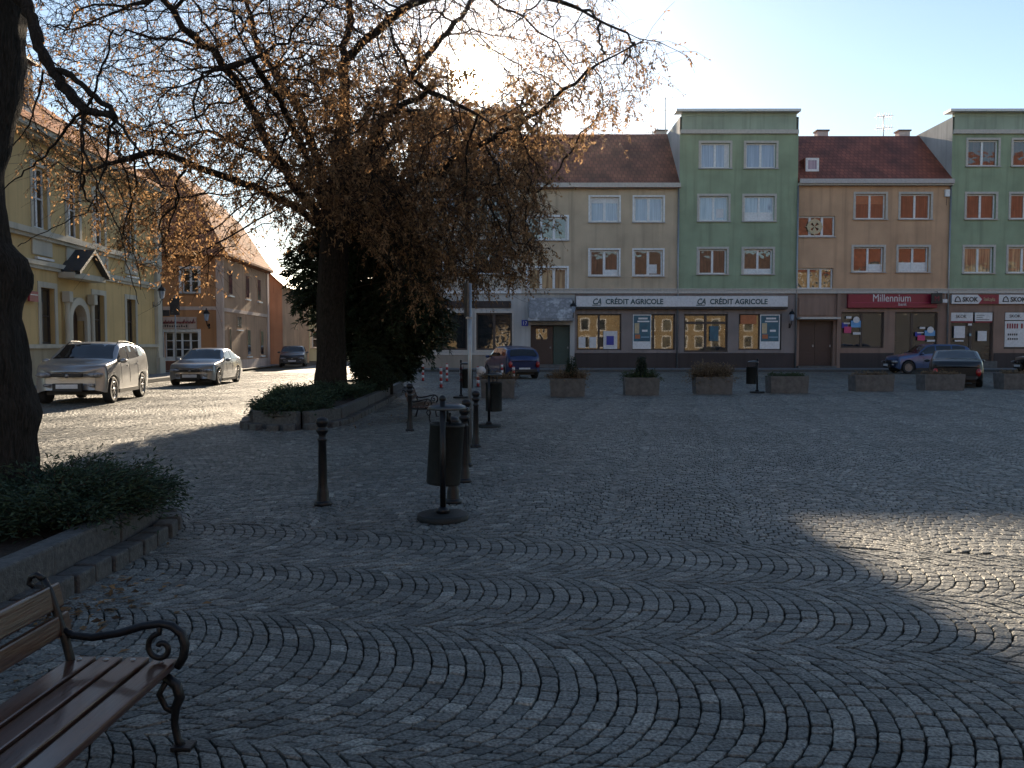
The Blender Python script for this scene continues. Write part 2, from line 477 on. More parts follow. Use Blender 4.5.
def build_paving():
    ds = 0.089
    A = math.radians(-10.5)
    e1 = np.array([math.cos(A), math.sin(A)]); e2 = np.array([-math.sin(A), math.cos(A)])
    O = np.array([0.57, 5.43])
    cosA = math.cos(A)
    cells = [[], [], [], []]
    def arcs(edges_v, s_range, along, across, wob):
        """segmental arcs: bands between the given edges, arcs bulging along the band"""
        for k in range(len(edges_v) - 1):
            v0, v1 = edges_v[k], edges_v[k + 1]
            Wb = v1 - v0; vm = (v0 + v1) / 2
            Rr = 0.655 * Wb
            th0 = math.asin(Wb / 2 / Rr)
            n_in = max(6, int(round(2 * th0 * Rr / 0.098)))
            ii = np.arange(int(s_range[0] / ds), int(s_range[1] / ds))
            edges = np.linspace(-th0, th0, n_in + 1)
            E = edges[None, :] + (RNG.random((len(ii), n_in + 1)) - 0.5) * (2 * th0 / n_in) * 0.42
            E += ((ii % 2)[:, None] - 0.5) * (2 * th0 / n_in) * 0.5
            E[:, 0] = -th0 - RNG.uniform(0, wob, len(ii)); E[:, -1] = th0 + RNG.uniform(0, wob, len(ii))
            s0 = ii * ds + (RNG.random(len(ii)) - 0.5) * 0.010
            s1 = np.roll(s0, -1); s1[-1] = s0[-1] + ds
            def pt(s_, th):
                S = s_ + Rr * np.cos(th) - Rr * math.cos(th0)
                vv = vm + Rr * np.sin(th)
                S, vv = (S + 0.03 * np.sin(vv * 1.3) + 0.015 * np.sin(S * 0.8 + vv * 2.1), vv + 0.035 * np.sin(S * 0.45 + 0.7) + 0.012 * np.sin(S * 1.7 + vv * 0.9) + wob * (1.1 * np.sin(S * .62 + vv * .5) + .5 * np.sin(S * 1.9 + vv * .8)))
                return O[None, :] + S[:, None] * along[None, :] + vv[:, None] * across[None, :]
            for j in range(n_in):
                cells[0].append(pt(s0, E[:, j])); cells[1].append(pt(s1, E[:, j]))
                cells[2].append(pt(s1, E[:, j + 1])); cells[3].append(pt(s0, E[:, j + 1]))
    TOP = 1.17 * cosA
    # near the bench the bands run across the square ...
    arcs([v * cosA for v in (-5.1, -3.85, -2.55, -1.08, 0, 1.17)], (-12, 12), e1, e2, 0.02)
    nA = sum(len(c) for c in cells[0])
    # ... farther out they run away from it
    arcs(list(np.arange(-22, 45) * 1.22), (0.4, 47), e2, -e1, 0.09)
    A_, B_, C_, D_ = [np.concatenate(c) for c in cells]
    cen = (A_ + B_ + C_ + D_) / 4
    vrel = (cen - O) @ e2
    sx = (cen - O) @ e1
    vline = TOP + 0.035 * np.sin(sx * 0.45 + 0.7) + 0.012 * np.sin(sx * 1.7 + TOP * 0.9) + 0.02 * (1.1 * np.sin(sx * .62 + TOP * .5) + .5 * np.sin(sx * 1.9 + TOP * .8))
    isA = np.arange(len(cen)) < nA
    kmask = keep_mask(cen) & (isA | (vrel > vline + .004))
    V, tone, rad = [], [], []
    Q = np.stack([A_, B_, C_, D_], 1)[kmask]; cen = cen[kmask]
    n = len(Q)
    print('setts', n)
    # inset for the joint
    dirs = Q - cen[:, None, :]
    ln = np.linalg.norm(dirs, axis=2, keepdims=True)
    gap = 0.0046 + 0.0030 * RNG.random((n, 1, 1))
    Q = cen[:, None, :] + dirs * np.clip(1 - gap / np.maximum(ln, 1e-4), 0.3, 1)
    Q += (RNG.random(Q.shape) - 0.5) * 0.006
    h = (RNG.random(n) - 0.5) * 0.006
    tilt = (RNG.random((n, 2)) - 0.5) * 0.05
    tn = np.clip(RNG.normal(0.5, 0.22, n), 0, 1)
    dist = cen[:, 1]
    Vall, Qall, Tall = [], [], []
    base = 0
    def zof(P, idx, drop):
        return h[idx][:, None] + ((P - cen[idx][:, None, :]) * tilt[idx][:, None, :]).sum(2) - drop
    # near: eight-cornered stones with a domed top
    idx = np.where(dist < 10)[0]
    q = Q[idx]
    nx = np.roll(q, -1, axis=1)
    oct_ = np.empty((len(idx), 8, 2))
    for c in range(4):
        pv = q[:, (c - 1) % 4]; nxt = q[:, (c + 1) % 4]
        oct_[:, 2 * c] = q[:, c] * 0.89 + pv * 0.11
        oct_[:, 2 * c + 1] = q[:, c] * 0.89 + nxt * 0.11
    cc = cen[idx][:, None, :]
    # corner points pulled a little outwards so the block stays squarish
    oct_ = oct_ + (oct_ - cc) * 0.02
    rings = [(1.0, 0.042), (1.0, 0.0075), (0.93, 0.0012), (0.6, -0.0004)]
    vs_ = []
    for sc, dr in rings:
        P = cc + (oct_ - cc) * sc
        jz = (RNG.random(P.shape[:2]) - 0.5) * (0.0025 if dr < 0.01 else 0)
        vs_.append(np.concatenate([P, (zof(P, idx, dr) + jz)[:, :, None]], 2))
    VV = np.stack(vs_, 1).reshape(len(idx), 32, 3)
    off = np.arange(len(idx))[:, None, None] * 32
    fq = []
    for r_ in range(3):
        for c in range(8):
            fq.append((r_ * 8 + c, r_ * 8 + (c + 1) % 8, (r_ + 1) * 8 + (c + 1) % 8, (r_ + 1) * 8 + c))
    t = 24
    fq += [(t, t + 1, t + 2, t + 3), (t, t + 3, t + 4, t + 7), (t + 7, t + 4, t + 5, t + 6)]
    F = (np.array(fq)[None] + off).reshape(-1, 4)
    Vall.append(VV.reshape(-1, 3)); Qall.append(F + base); Tall.append(np.repeat(tn[idx], 32)); base += len(idx) * 32
    # farther: four-cornered
    idx = np.where(dist >= 10)[0]
    q = Q[idx]; cc = cen[idx][:, None, :]
    vs_ = []
    for sc, dr in ((1.0, 0.042), (0.99, 0.007), (0.88, 0.0)):
        P = cc + (q - cc) * sc
        vs_.append(np.concatenate([P, zof(P, idx, dr)[:, :, None]], 2))
    VV = np.stack(vs_, 1).reshape(len(idx), 12, 3)
    off = np.arange(len(idx))[:, None, None] * 12
    fq = [(r_ * 4 + c, r_ * 4 + (c + 1) % 4, (r_ + 1) * 4 + (c + 1) % 4, (r_ + 1) * 4 + c) for r_ in range(2) for c in range(4)] + [(8, 9, 10, 11)]
    F = (np.array(fq)[None] + off).reshape(-1, 4)
    Vall.append(VV.reshape(-1, 3)); Qall.append(F + base); Tall.append(np.repeat(tn[idx], 12))
    o = np_mesh('cobblestone_paving', np.concatenate(Vall), np.concatenate(Qall), setts, tone=np.concatenate(Tall))
    tag(o, kind='structure')
build_paving()

# the rest of the square and the streets beyond the setts
far = mat_noise('far_setts', (0.06, 0.06, 0.06), (0.11, 0.11, 0.10), scale=7, rough=0.6, bump=0.6, bscale=18)
m = MB(); m.quad((-60, 45.55, -0.004), (60, 45.55, -0.004), (60, 46.7, -0.004), (-60, 46.7, -0.004)); tag(m.build('gutter_strip', far), kind='structure')
m = MB(); m.quad((-13.2, 46.72, -0.006), (-6.6, 46.72, -0.006), (-14, 140, -0.006), (-21.5, 140, -0.006)); tag(m.build('side_street', far), kind='structure')
m = MB(); m.quad((-80, -90, -0.008), (80, -90, -0.008), (80, 0.7, -0.008), (-80, 0.7, -0.008)); tag(m.build('square_behind', far), kind='structure')

slab = mat_noise('pavement_slabs', (0.13, 0.13, 0.135), (0.2, 0.2, 0.2), scale=3, rough=0.75, bump=0.3)
kerbst = mat_noise('kerb_granite', (0.038, 0.037, 0.035), (0.105, 0.10, 0.093), scale=22, rough=0.75, bump=0.4, bscale=60)
m = MB(); m.box(-7.0, 40, 46.95, 50.4, -0.02, 0.12); tag(m.build('pavement', slab), kind='structure')
m = MB(); m.box(-7.0, 40, 46.72, 46.948, -0.02, 0.125, bev=0.02); tag(m.build('kerb', kerbst), kind='structure')
def Lw(y): return -17.3 - 0.0623 * (y - 41)
m = MB()
m.poly([(Lw(20) - .3, 20, .12), (Lw(20) + 2.0, 20, .12), (Lw(45) + 2.0, 45, .12), (Lw(45) - .3, 45, .12)])
tag(m.build('pavement', slab), kind='structure')
m = MB()
a0, a1 = Vector((Lw(20) + 2.0, 20, -.02)), Vector((Lw(45) + 2.0, 45, -.02)); d = Vector((.22, 0, 0)); u = Vector((0, 0, .145))
m.quad(a0 + u, a0 + d + u, a1 + d + u, a1 + u); m.quad(a0 + d, a1 + d, a1 + d + u, a0 + d + u); m.quad(a0, a0 + d, a0 + d + u, a0 + u)
tag(m.build('kerb', kerbst), kind='structure')
m = MB()
m.poly([(-19.8, 45, .10), (-15.3, 45, .10), (-15.3 - .0623 * 15, 60, .10), (-19.8, 60, .10)])
tag(m.build('pavement', slab), kind='structure')
# ------------------------------------------------------------------ the row of houses across the square
F = 50.0
def X(px): return (px - 512) / FOC * F * 0.9925
def Z(py): return W(512, py, F).z

M = {}
M['tan'] = plaster('plaster_tan', (0.51, 0.40, 0.285))
M['beige'] = plaster('plaster_beige', (0.46, 0.40, 0.33))
M['green'] = plaster('plaster_green', (0.285, 0.345, 0.232))
M['green_light'] = plaster('plaster_pale_green', (0.33, 0.385, 0.30))
M['brown'] = plaster('plaster_brown', (0.54, 0.335, 0.21))
M['greywhite'] = plaster('plaster_grey_white', (0.44, 0.43, 0.42), stain=0.6)
M['shopwall'] = plaster('plaster_shop_grey', (0.26, 0.215, 0.20))
M['shopbrown'] = plaster('plaster_shop_brown', (0.27, 0.175, 0.135))
M['plinth'] = plaster('plinth_dark', (0.06, 0.045, 0.042))
M['plinth_beige'] = plaster('plinth_beige', (0.33, 0.28, 0.23), stain=0.5)
M['trim'] = plain('trim_stone', (0.50, 0.46, 0.42), rough=0.8)
M['white'] = plain('white_paint', (0.72, 0.72, 0.73), rough=0.45)
M['dark_frame'] = plain('dark_frame', (0.05, 0.035, 0.03), rough=0.5)
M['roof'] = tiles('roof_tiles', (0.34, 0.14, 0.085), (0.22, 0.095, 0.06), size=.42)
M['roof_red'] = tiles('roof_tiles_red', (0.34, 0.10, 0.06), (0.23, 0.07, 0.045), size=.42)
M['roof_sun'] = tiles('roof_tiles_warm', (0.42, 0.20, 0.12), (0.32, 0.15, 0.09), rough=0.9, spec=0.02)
M['metal'] = plain('zinc', (0.30, 0.31, 0.32), rough=0.45, metallic=0.7)
M['iron'] = mat_noise('cast_iron_black', (0.004, 0.0045, 0.006), (0.010, 0.0105, 0.013), scale=14, rough=0.40, bump=0.15, bscale=90, spec=0.3)
M['door_brown'] = plain('door_brown', (0.055, 0.028, 0.02), rough=0.5)
M['door_green'] = plain('door_green', (0.03, 0.06, 0.05), rough=0.5)
M['concrete'] = mat_noise('concrete', (0.085, 0.08, 0.076), (0.16, 0.15, 0.142), scale=6, rough=0.95, bump=0.5, bscale=45)
P = {}
P['sky'] = pane_mat('pane_net_curtain', (0.36, 0.42, 0.52), stripes=7, tint2=(0.20, 0.25, 0.33))
P['blind'] = pane_mat('pane_pleated_blind', (0.33, 0.38, 0.50), stripes=14, tint2=(0.18, 0.21, 0.30))
P['dark'] = pane_mat('pane_dark_room', (0.03, 0.032, 0.035), ior=1.9)
P['red'] = pane_mat('pane_red_curtain', (0.11, 0.06, 0.05), stripes=5, tint2=(0.04, 0.03, 0.028))
P['cream'] = pane_mat('pane_cream_curtain', (0.42, 0.33, 0.20), stripes=4, tint2=(0.13, 0.10, 0.07))
P['shop'] = pane_mat('pane_shop', (0.10, 0.08, 0.05), tint2=(0.02, 0.02, 0.02), ior=1.8, wave=0.012)

class House:
    def __init__(s, name, label, loc, group=None):
        s.loc = Vector(loc)
        s.root = thing(name, label, 'house', loc, 0, group)
    def part(s, name, mb, mats, parent=None, uv=False):
        mb.xform(Matrix.Translation(-s.loc))
        return mb.build(name, mats, parent or s.root, uv)

def wall_open(mb, x0, x1, z0, z1, y, ops, depth=0.22, m=0, mr=None):
    """front wall at y facing -y with real openings (a, b, c, d) and their reveals"""
    xs = sorted({x0, x1, *[o[0] for o in ops], *[o[1] for o in ops]})
    zs = sorted({z0, z1, *[o[2] for o in ops], *[o[3] for o in ops]})
    for i in range(len(xs) - 1):
        for j in range(len(zs) - 1):
            a, b, c, d = xs[i], xs[i + 1], zs[j], zs[j + 1]
            cx, cz = (a + b) / 2, (c + d) / 2
            if any(o[0] < cx < o[1] and o[2] < cz < o[3] for o in ops): continue
            mb.quad((a, y, c), (b, y, c), (b, y, d), (a, y, d), m)
    mr = m if mr is None else mr
    for a, b, c, d in ops:
        e = y + depth
        mb.quad((a, y, c), (a, y, d), (a, e, d), (a, e, c), mr)
        mb.quad((b, y, d), (b, y, c), (b, e, c), (b, e, d), mr)
        mb.quad((a, y, d), (b, y, d), (b, e, d), (a, e, d), mr)
        mb.quad((b, y, c), (a, y, c), (a, e, c), (b, e, c), mr)

def window(H, a, b, c, d, y, pane, cols=2, rows=1, fr=0.07, sur=0.12, frame='white', surround='trim', sill=True, inset=0.15, split=None, bars=None, parent=None):
    f = MB()
    y0, y1 = y + inset, y + inset + 0.06
    f.box(a, a + fr, y0, y1, c, d); f.box(b - fr, b, y0, y1, c, d)
    f.box(a + fr, b - fr, y0, y1, c, c + fr); f.box(a + fr, b - fr, y0, y1, d - fr, d)
    for k in range(1, cols):
        xm = a + (b - a) * (split if split and cols == 2 else k / cols)
        f.box(xm - fr * 0.75, xm + fr * 0.75, y0 - 0.006, y1 + .003, c + fr, d - fr)
    for k in range(1, rows):
        zm = c + (d - c) * k / rows
        f.box(a + fr, b - fr, y0 + 0.004, y1 - .004, zm - fr * .35, zm + fr * .35)
    w = H.part('window', f, M[frame], parent)
    H.__dict__.setdefault('wins', []).append((w, (a, b, c, d), yp_ := y + inset + .028))
    p = MB(); yp = y + inset + 0.035
    p.quad((a + .01, yp, c + .01), (b - .01, yp, c + .01), (b - .01, yp, d - .01), (a + .01, yp, d - .01))
    p.quad((b - .01, yp + .012, c + .01), (a + .01, yp + .012, c + .01), (a + .01, yp + .012, d - .01), (b - .01, yp + .012, d - .01))
    H.part('pane', p, P[pane] if isinstance(pane, str) else pane, w)
    if sur:
        s = MB(); t = 0.03
        s.box(a - sur, a, y - t, y + .003, c - (0 if sill else sur), d + sur); s.box(b, b + sur, y - t, y + .003, c - (0 if sill else sur), d + sur)
        s.box(a, b, y - t, y + .003, d, d + sur)
        if not sill: s.box(a, b, y - t, y + .003, c - sur, c)
        H.part('surround', s, M[surround], w)
    if sill:
        s = MB(); s.box(a - sur - .02, b + sur + .02, y - .10, y + .10, c - .06, c - .002)
        H.part('sill', s, M['metal'], w)
    return w

def gable_roof(H, x0, x1, ze, zr, yf, dr, mat, over=0.35, name='roof'):
    m = MB(); t = .16
    yb = yf + 2 * dr
    s = (zr - ze) / dr
    m.quad((x0, yf - over, ze - s * over), (x1, yf - over, ze - s * over), (x1, yf + dr, zr), (x0, yf + dr, zr))
    m.quad((x1, yb + over, ze - s * over), (x0, yb + over, ze - s * over), (x0, yf + dr, zr), (x1, yf + dr, zr))
    m.poly([(x0, yf - over, ze - s * over), (x0, yf + dr, zr), (x0, yb + over, ze - s * over)])
    m.poly([(x1, yf - over, ze - s * over), (x1, yb + over, ze - s * over), (x1, yf + dr, zr)])
    m.quad((x0, yf - over, ze - s * over - t), (x1, yf - over, ze - s * over - t), (x1, yf - over, ze - s * over), (x0, yf - over, ze - s * over))
    return H.part(name, m, mat, uv=True)

def shell(mb, x0, x1, z0, z1, y0, y1, m=0, top=True):
    """side and back walls and lid behind a front wall"""
    mb.quad((x0, y1, z0), (x0, y0, z0), (x0, y0, z1), (x0, y1, z1), m)
    mb.quad((x1, y0, z0), (x1, y1, z0), (x1, y1, z1), (x1, y0, z1), m)
    mb.quad((x1, y1, z0), (x0, y1, z0), (x0, y1, z1), (x1, y1, z1), m)
    if top: mb.quad((x0, y0, z1), (x1, y0, z1), (x1, y1, z1), (x0, y1, z1), m)

def wrect(x0, x1, y0, y1): return (X(x0), X(x1), Z(y1), Z(y0))

ZG = Z(293.5)          # top of the shop storey
def cornice(H, x0, x1, z=ZG, mat='trim', h=.22, dep=.14, y=F):
    c = MB(); c.box(x0, x1, y - dep, y + .002, z, z + h); c.box(x0, x1, y - dep - .05, y + .001, z + h + .001, z + h + .06)
    return H.part('cornice', c, M[mat])

def tower(label, px0, px1, wins, panes, wall='green', shop=None):
    x0, x1 = X(px0), X(px1)
    H = House('house', label, ((x0 + x1) / 2, F, 0), 'flat roofed parapet houses in the row')
    zt = Z(112.5)
    ops = [wrect(*w) for w in wins]
    m = MB()
    wall_open(m, x0, x1, ZG, Z(133), F, ops)
    H.part('wall', m, M[wall])
    m = MB(); m.box(x0 + .12, x1 - .12, F + .02, F + .3, Z(132), zt)
    H.part('parapet', m, M['green_light' if wall == 'green' else wall])
    m = MB()
    shell(m, x0, x1, 0, zt - .25, F, F + 11)
    H.part('side_wall', m, M['greywhite'])
    m = MB()
    m.box(x0 + .02, x1 - .02, F - .14, F + .06, Z(134), Z(130)); H.part('moulding', m, M['trim'])
    m = MB(); m.box(x0 - .30, x1 + .02, F - .34, F + .5, zt, zt + .14)
    H.part('coping', m, M['white'])
    for (r, p) in zip(ops, panes):
        window(H, *r, F, p, fr=.085, sur=.13)
    return H

def poster(H, w, x0, x1, z0, z1, y, kind):
    m = MB(); m.box(x0, x1, y, y + .02, z0, z1)
    if kind == 'bank':
        p = H.part('poster', m, M['white'], w)
        wd, ht = x1 - x0, z1 - z0
        for k, (a, b, c, d, mt) in enumerate(((.05, .95, .22, .97, 'teal'), (.30, .80, .86, .91, 'white'), (.25, .9, .78, .82, 'white'), (.1, .35, .45, .75, 'cream'), (.5, .8, .5, .56, 'white'), (.12, .4, .3, .42, 'orange'), (.45, .9, .33, .36, 'palette'))):
            q = MB(); q.box(x0 + wd * a, x0 + wd * b, y - .006 - .004 * (k > 0), y - .001, z0 + ht * c, z0 + ht * d)
            H.part('print', q, M[mt], w)
        return p
    return H.part('poster', m, M[kind], w)
M['teal'] = mat_noise('print_teal', (0.012, 0.07, 0.12), (0.02, 0.14, 0.20), scale=2.5, rough=0.4)
M['cream'] = plain('print_cream', (0.5, 0.4, 0.25), rough=0.5)
M['orange'] = plain('print_orange', (0.45, 0.14, 0.05), rough=0.5)
M['palette'] = plain('print_pale_blue', (0.25, 0.4, 0.5), rough=0.5)
M['signwhite'] = plain('sign_white', (0.62, 0.62, 0.64), rough=0.4)
M['signteal'] = plain('sign_teal_letters', (0.01, 0.06, 0.075), rough=0.4)
M['signred'] = plain('sign_red', (0.23, 0.008, 0.03), rough=0.4)
M['black'] = plain('black_paint', (0.012, 0.012, 0.013), rough=0.5)
M['blue'] = plain('sign_blue', (0.01, 0.03, 0.30), rough=0.4)
M['pink'] = plain('print_pink', (0.55, 0.05, 0.16), rough=0.5)
M['lblue'] = plain('print_light_blue', (0.12, 0.32, 0.60), rough=0.5)

# --- left parapet house behind the tree
HL = tower('grey beige parapet house half hidden by the brown leaved tree', 408, 521.5,
      [(428, 458, 143, 168), (473, 504, 143, 168), (428, 458, 196, 221), (473, 504, 196, 221), (428, 458, 249, 274), (473, 504, 249, 274)],
      ['blind', 'sky', 'sky', 'dark', 'dark', 'dark'], wall='beige')
x0, x1 = X(408), X(521.5)
m = MB(); so = [wrect(418, 467, 313, 350), wrect(476, 512, 313, 350)]
wall_open(m, x0, x1, Z(354), ZG, F, so, m=0); HL.part('shop_wall', m, M['greywhite'])
m = MB(); m.box(x0, x1, F - .06, F + .1, 0, Z(354)); HL.part('plinth', m, M['plinth_beige'])
m = MB(); m.box(x0, x1, F - .10, F + .05, Z(355), Z(353) + .02); HL.part('shop_sill', m, M['trim'])
m = MB(); m.box(x0, X(511), F - .05, F - .001, Z(308), Z(301)); HL.part('fascia', m, M['plinth'])
window(HL, *so[0], F, 'dark', cols=2, fr=.10, sur=.10, frame='dark_frame', sill=False)
window(HL, *so[1], F, 'dark', cols=2, fr=.10, sur=.10, frame='dark_frame', sill=False)
cornice(HL, x0, x1, mat='white')

# --- tan house
xa, xb = X(521.5) + .003, X(679) - .003
HT = House('house', 'tan house with tiled roof left of the first green house', ((xa + xb) / 2, F, 0), 'tile roofed houses in the row')
r = [(590, 619, 197, 222), (634, 663, 197, 222), (590, 619, 250, 276), (634, 663, 250, 276), (528, 567, 217, 240), (528, 567, 268, 290)]
ops = [wrect(*w) for w in r]
m = MB(); wall_open(m, xa, xb, ZG, Z(187), F, ops); HT.part('wall', m, M['tan'])
for o_, p in zip(ops[:4], ['blind', 'blind', 'red', 'dark']): window(HT, *o_, F, p, fr=.10, sur=.10, surround='white')
for o_, p in zip(ops[4:], ['dark', 'cream']): window(HT, *o_, F, p, cols=3, fr=.10, sur=.12, surround='white')
m = MB(); m.box(xa, xb, F - .42, F - .30, Z(188) - .02, Z(184)); HT.part('gutter', m, M['trim'])
m = MB(); m.box(xa, xb, F - .30, F, Z(188.5), Z(187) - .01); HT.part('eaves', m, M['trim'])
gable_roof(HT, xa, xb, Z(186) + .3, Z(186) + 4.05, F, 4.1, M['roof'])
m = MB(); shell(m, xa, xb, 0, Z(188), F, F + 8.2); HT.part('side_wall', m, M['greywhite'])
cornice(HT, xa, xb)
# entrance bay of the tan house
ex0, ex1 = X(529), X(572)
door_op = (ex0 + .1, ex1 - .1, .12, Z(325))
shop_ops = [wrect(577, 622, 314, 350), wrect(633, 676, 314, 350)]
m = MB(); wall_open(m, xa, X(575), .0, ZG, F, [door_op], depth=.5); HT.part('entrance_wall', m, M['greywhite'])
m = MB()
m.quad((ex0, F - .85, Z(318.5)), (ex1, F - .85, Z(318.5)), (ex1, F - .12, Z(298)), (ex0, F - .12, Z(298)))
m.quad((ex0, F - .85, Z(318.5)), (ex0, F - .12, Z(298)), (ex0, F - .005, Z(298)), (ex0, F - .005, Z(318.5)))
m.quad((ex1, F - .85, Z(318.5)), (ex1, F - .005, Z(318.5)), (ex1, F - .005, Z(298)), (ex1, F - .12, Z(298)))
m.box(ex0 - .08, ex1 + .08, F - .92, F - .005, Z(321), Z(318.6))
HT.part('porch_roof', m, mat_noise('weathered_lime', (0.38, 0.38, 0.40), (0.62, 0.62, 0.64), scale=2.2, rough=0.9, c3=(0.2, 0.2, 0.21)))
xm = ex0 + .1 + (ex1 - ex0 - .2) * .58
def door(H, a, b, z0, z1, y, mat, glaze=True, mats=None):
    d = MB(); d.box(a, b, y, y + .06, z0, z1)
    wd, ht = b - a, z1 - z0
    for (p, q) in ((.06, .30), (.34, .62)):
        d.box(a + wd * .15, b - wd * .15, y - .012, y + .001, z0 + ht * p, z0 + ht * q, bev=.008)
    o = H.part('door', d, M[mat])
    if glaze:
        g = MB(); g.box(a + wd * .25, b - wd * .25, y - .01, y + .002, z0 + ht * .66, z0 + ht * .93); H.part('pane', g, P['dark'], o)
    h = MB(); h.box(b - wd * .14, b - wd * .07, y - .06, y - .002, z0 + ht * .42, z0 + ht * .47); H.part('handle', h, M['metal'], o)
    return o
door(HT, ex0 + .1, xm - .02, .3, Z(326), F + .38, 'door_brown')
door(HT, xm + .02, ex1 - .1, .3, Z(326), F + .38, 'door_green', glaze=False)
m = MB(); m.box(ex0, ex1, F - .75, F + .36, .12, .22); m.box(ex0, ex1, F - .40, F + .36, .2205, .32); HT.part('step', m, M['concrete'])
m = MB(); wall_open(m, X(575) + .002, xb, Z(353), ZG, F, shop_ops); HT.part('shop_wall', m, M['shopwall'])
m = MB(); m.box(X(575), xb, F - .05, F + .1, 0, Z(353.2)); HT.part('plinth', m, M['plinth'])
w1 = window(HT, *shop_ops[0], F, 'shop', cols=2, fr=.08, sur=0, frame='dark_frame', sill=False)
w2 = window(HT, *shop_ops[1], F, 'shop', cols=2, fr=.08, sur=0, frame='dark_frame', sill=False)
poster(HT, w2, X(633.5), X(652), Z(349), Z(314.5), F + .03, 'bank')
# cash machine behind the first window
m = MB(); m.box(X(604), X(618), F + .02, F + .06, Z(349), Z(331)); am = HT.part('cash_machine', m, M['signwhite'], w1)
m = MB(); m.box(X(607), X(614.5), F + .005, F + .019, Z(345), Z(336)); HT.part('screen', m, M['blue'], w1)
for (a, b) in ((579, 586), (590, 597)):
    m = MB(); m.box(X(a), X(b), F + .05, F + .07, Z(348), Z(337)); HT.part('notice', m, M['signwhite'], w1)

# --- first green house
HG = tower('dark green parapet house between tan and brown houses', 679, 797,
      [(700, 729, 143, 168), (745, 775, 143, 168), (699, 728, 196, 221), (744, 774, 196, 221), (699, 727, 249, 274), (744, 773, 249, 274)],
      ['blind', 'blind', 'sky', 'sky', 'red', 'dark'])
xa, xb = X(679) + .003, X(797) - .003
cornice(HG, xa, xb)
so = [wrect(685, 729, 314, 352), wrect(740, 783, 314, 350)]
m = MB(); wall_open(m, xa, xb, Z(353), ZG, F, so); HG.part('shop_wall', m, M['shopwall'])
m = MB(); m.box(xa, xb, F - .05, F + .1, 0, Z(353.2)); HG.part('plinth', m, M['plinth'])
w1 = window(HG, *so[0], F, 'shop', cols=2, rows=1, fr=.10, sur=0, frame='dark_frame', sill=False)
m = MB(); m.box(so[0][0] + .1, so[0][1] - .1, F + .08, F + .17, Z(324), Z(321.5)); HG.part('transom', m, M['dark_frame'], w1)
m = MB(); m.box(X(711), X(720), F + .06, F + .08, Z(341), Z(326)); HG.part('poster', m, M['teal'], w1)
w2 = window(HG, *so[1], F, 'shop', cols=2, fr=.08, sur=0, frame='dark_frame', sill=False)
poster(HG, w2, X(761.5), X(781.5), Z(349), Z(314.5), F + .03, 'bank')
m = MB(); m.box(X(742), X(758), F + .07, F + .09, Z(324), Z(315)); HG.part('print', m, M['orange'], w2)

def half(H, k, z0, z1, x0=0.0, x1=1.0, mat='white', nm='half_curtain'):
    w, (a, b, c, d), yy = H.wins[k]
    q = MB(); q.box(a + .09 + (b - a - .18) * x0, a + .09 + (b - a - .18) * x1, yy - .006, yy + .004, c + .09 + (d - c - .18) * z0, c + .09 + (d - c - .18) * z1)
    H.part(nm, q, M[mat], w)
half(HG, 3, 0, .34); half(HG, 5, .0, .18); half(HG, 2, .1, .5, .62, .9, 'signwhite', 'window_picture')
half(HT, 3, .05, .45, .55, .85, 'signwhite', 'window_picture'); half(HT, 0, .80, 1.0, 0, 1, 'signwhite', 'roller_blind'); half(HT, 2, 0, .22, .5, 1)
half(HG, 0, .0, 1, .86, 1.0, 'signwhite', 'curtain')
# bank sign across both houses
sx0, sx1 = X(576), X(787)
S = thing('shop_sign', 'long pale bank fascia reading CREDIT AGRICOLE twice', 'sign', ((sx0 + sx1) / 2, F - .2, Z(307)))
m = MB(); m.box(sx0 - S.location.x, sx1 - S.location.x, -.16, .19, 0, Z(296.5) - Z(307), bev=.02); m.build('board', M['signwhite'], S)
m = MB(); m.box(sx0 - S.location.x, sx1 - S.location.x, -.17, .19, -.12, -.003); m.build('lower_rail', M['black'], S)
for pxa in (592, 696):
    bx = X(pxa) - S.location.x
    text_mesh('CA', .48, M['signteal'], S, (bx, -.165, .15), name='logo', shear=.3, bold=.012, sx=.8)
    q = MB(); q.box(bx - .02, bx + .5, -.17, -.161, .07, .115); q.build('logo_stroke', M['pink'] if False else M['signteal'], S)
    text_mesh('CRÉDIT AGRICOLE', .425, M['signteal'], S, (X(pxa + 13.2) - S.location.x, -.165, .16), bold=.012, sx=.95)

# --- brown house
xa, xb = X(797) + .003, X(950) - .003
HB = House('house', 'brown house with red tiled roof and Millennium bank below', ((xa + xb) / 2, F, 0), 'tile roofed houses in the row')
r = [(855, 885, 194, 219), (900, 930, 194, 219), (854, 884, 247, 272), (899, 929, 247, 272), (798, 835, 216, 236.5), (797.6, 834, 268, 289)]
ops = [wrect(*w) for w in r]
ops[4] = (xa + .06, *ops[4][1:]); ops[5] = (xa + .06, *ops[5][1:])
m = MB(); wall_open(m, xa, xb, ZG, Z(183), F, ops); HB.part('wall', m, M['brown'])
for o_, p in zip(ops[:4], ['red', 'red', 'dark', 'dark']): window(HB, *o_, F, p, fr=.08, sur=.13)
wn4 = window(HB, *ops[4], F, 'dark', cols=3, fr=.09, sur=0)
window(HB, *ops[5], F, 'dark', cols=3, fr=.09, sur=0)
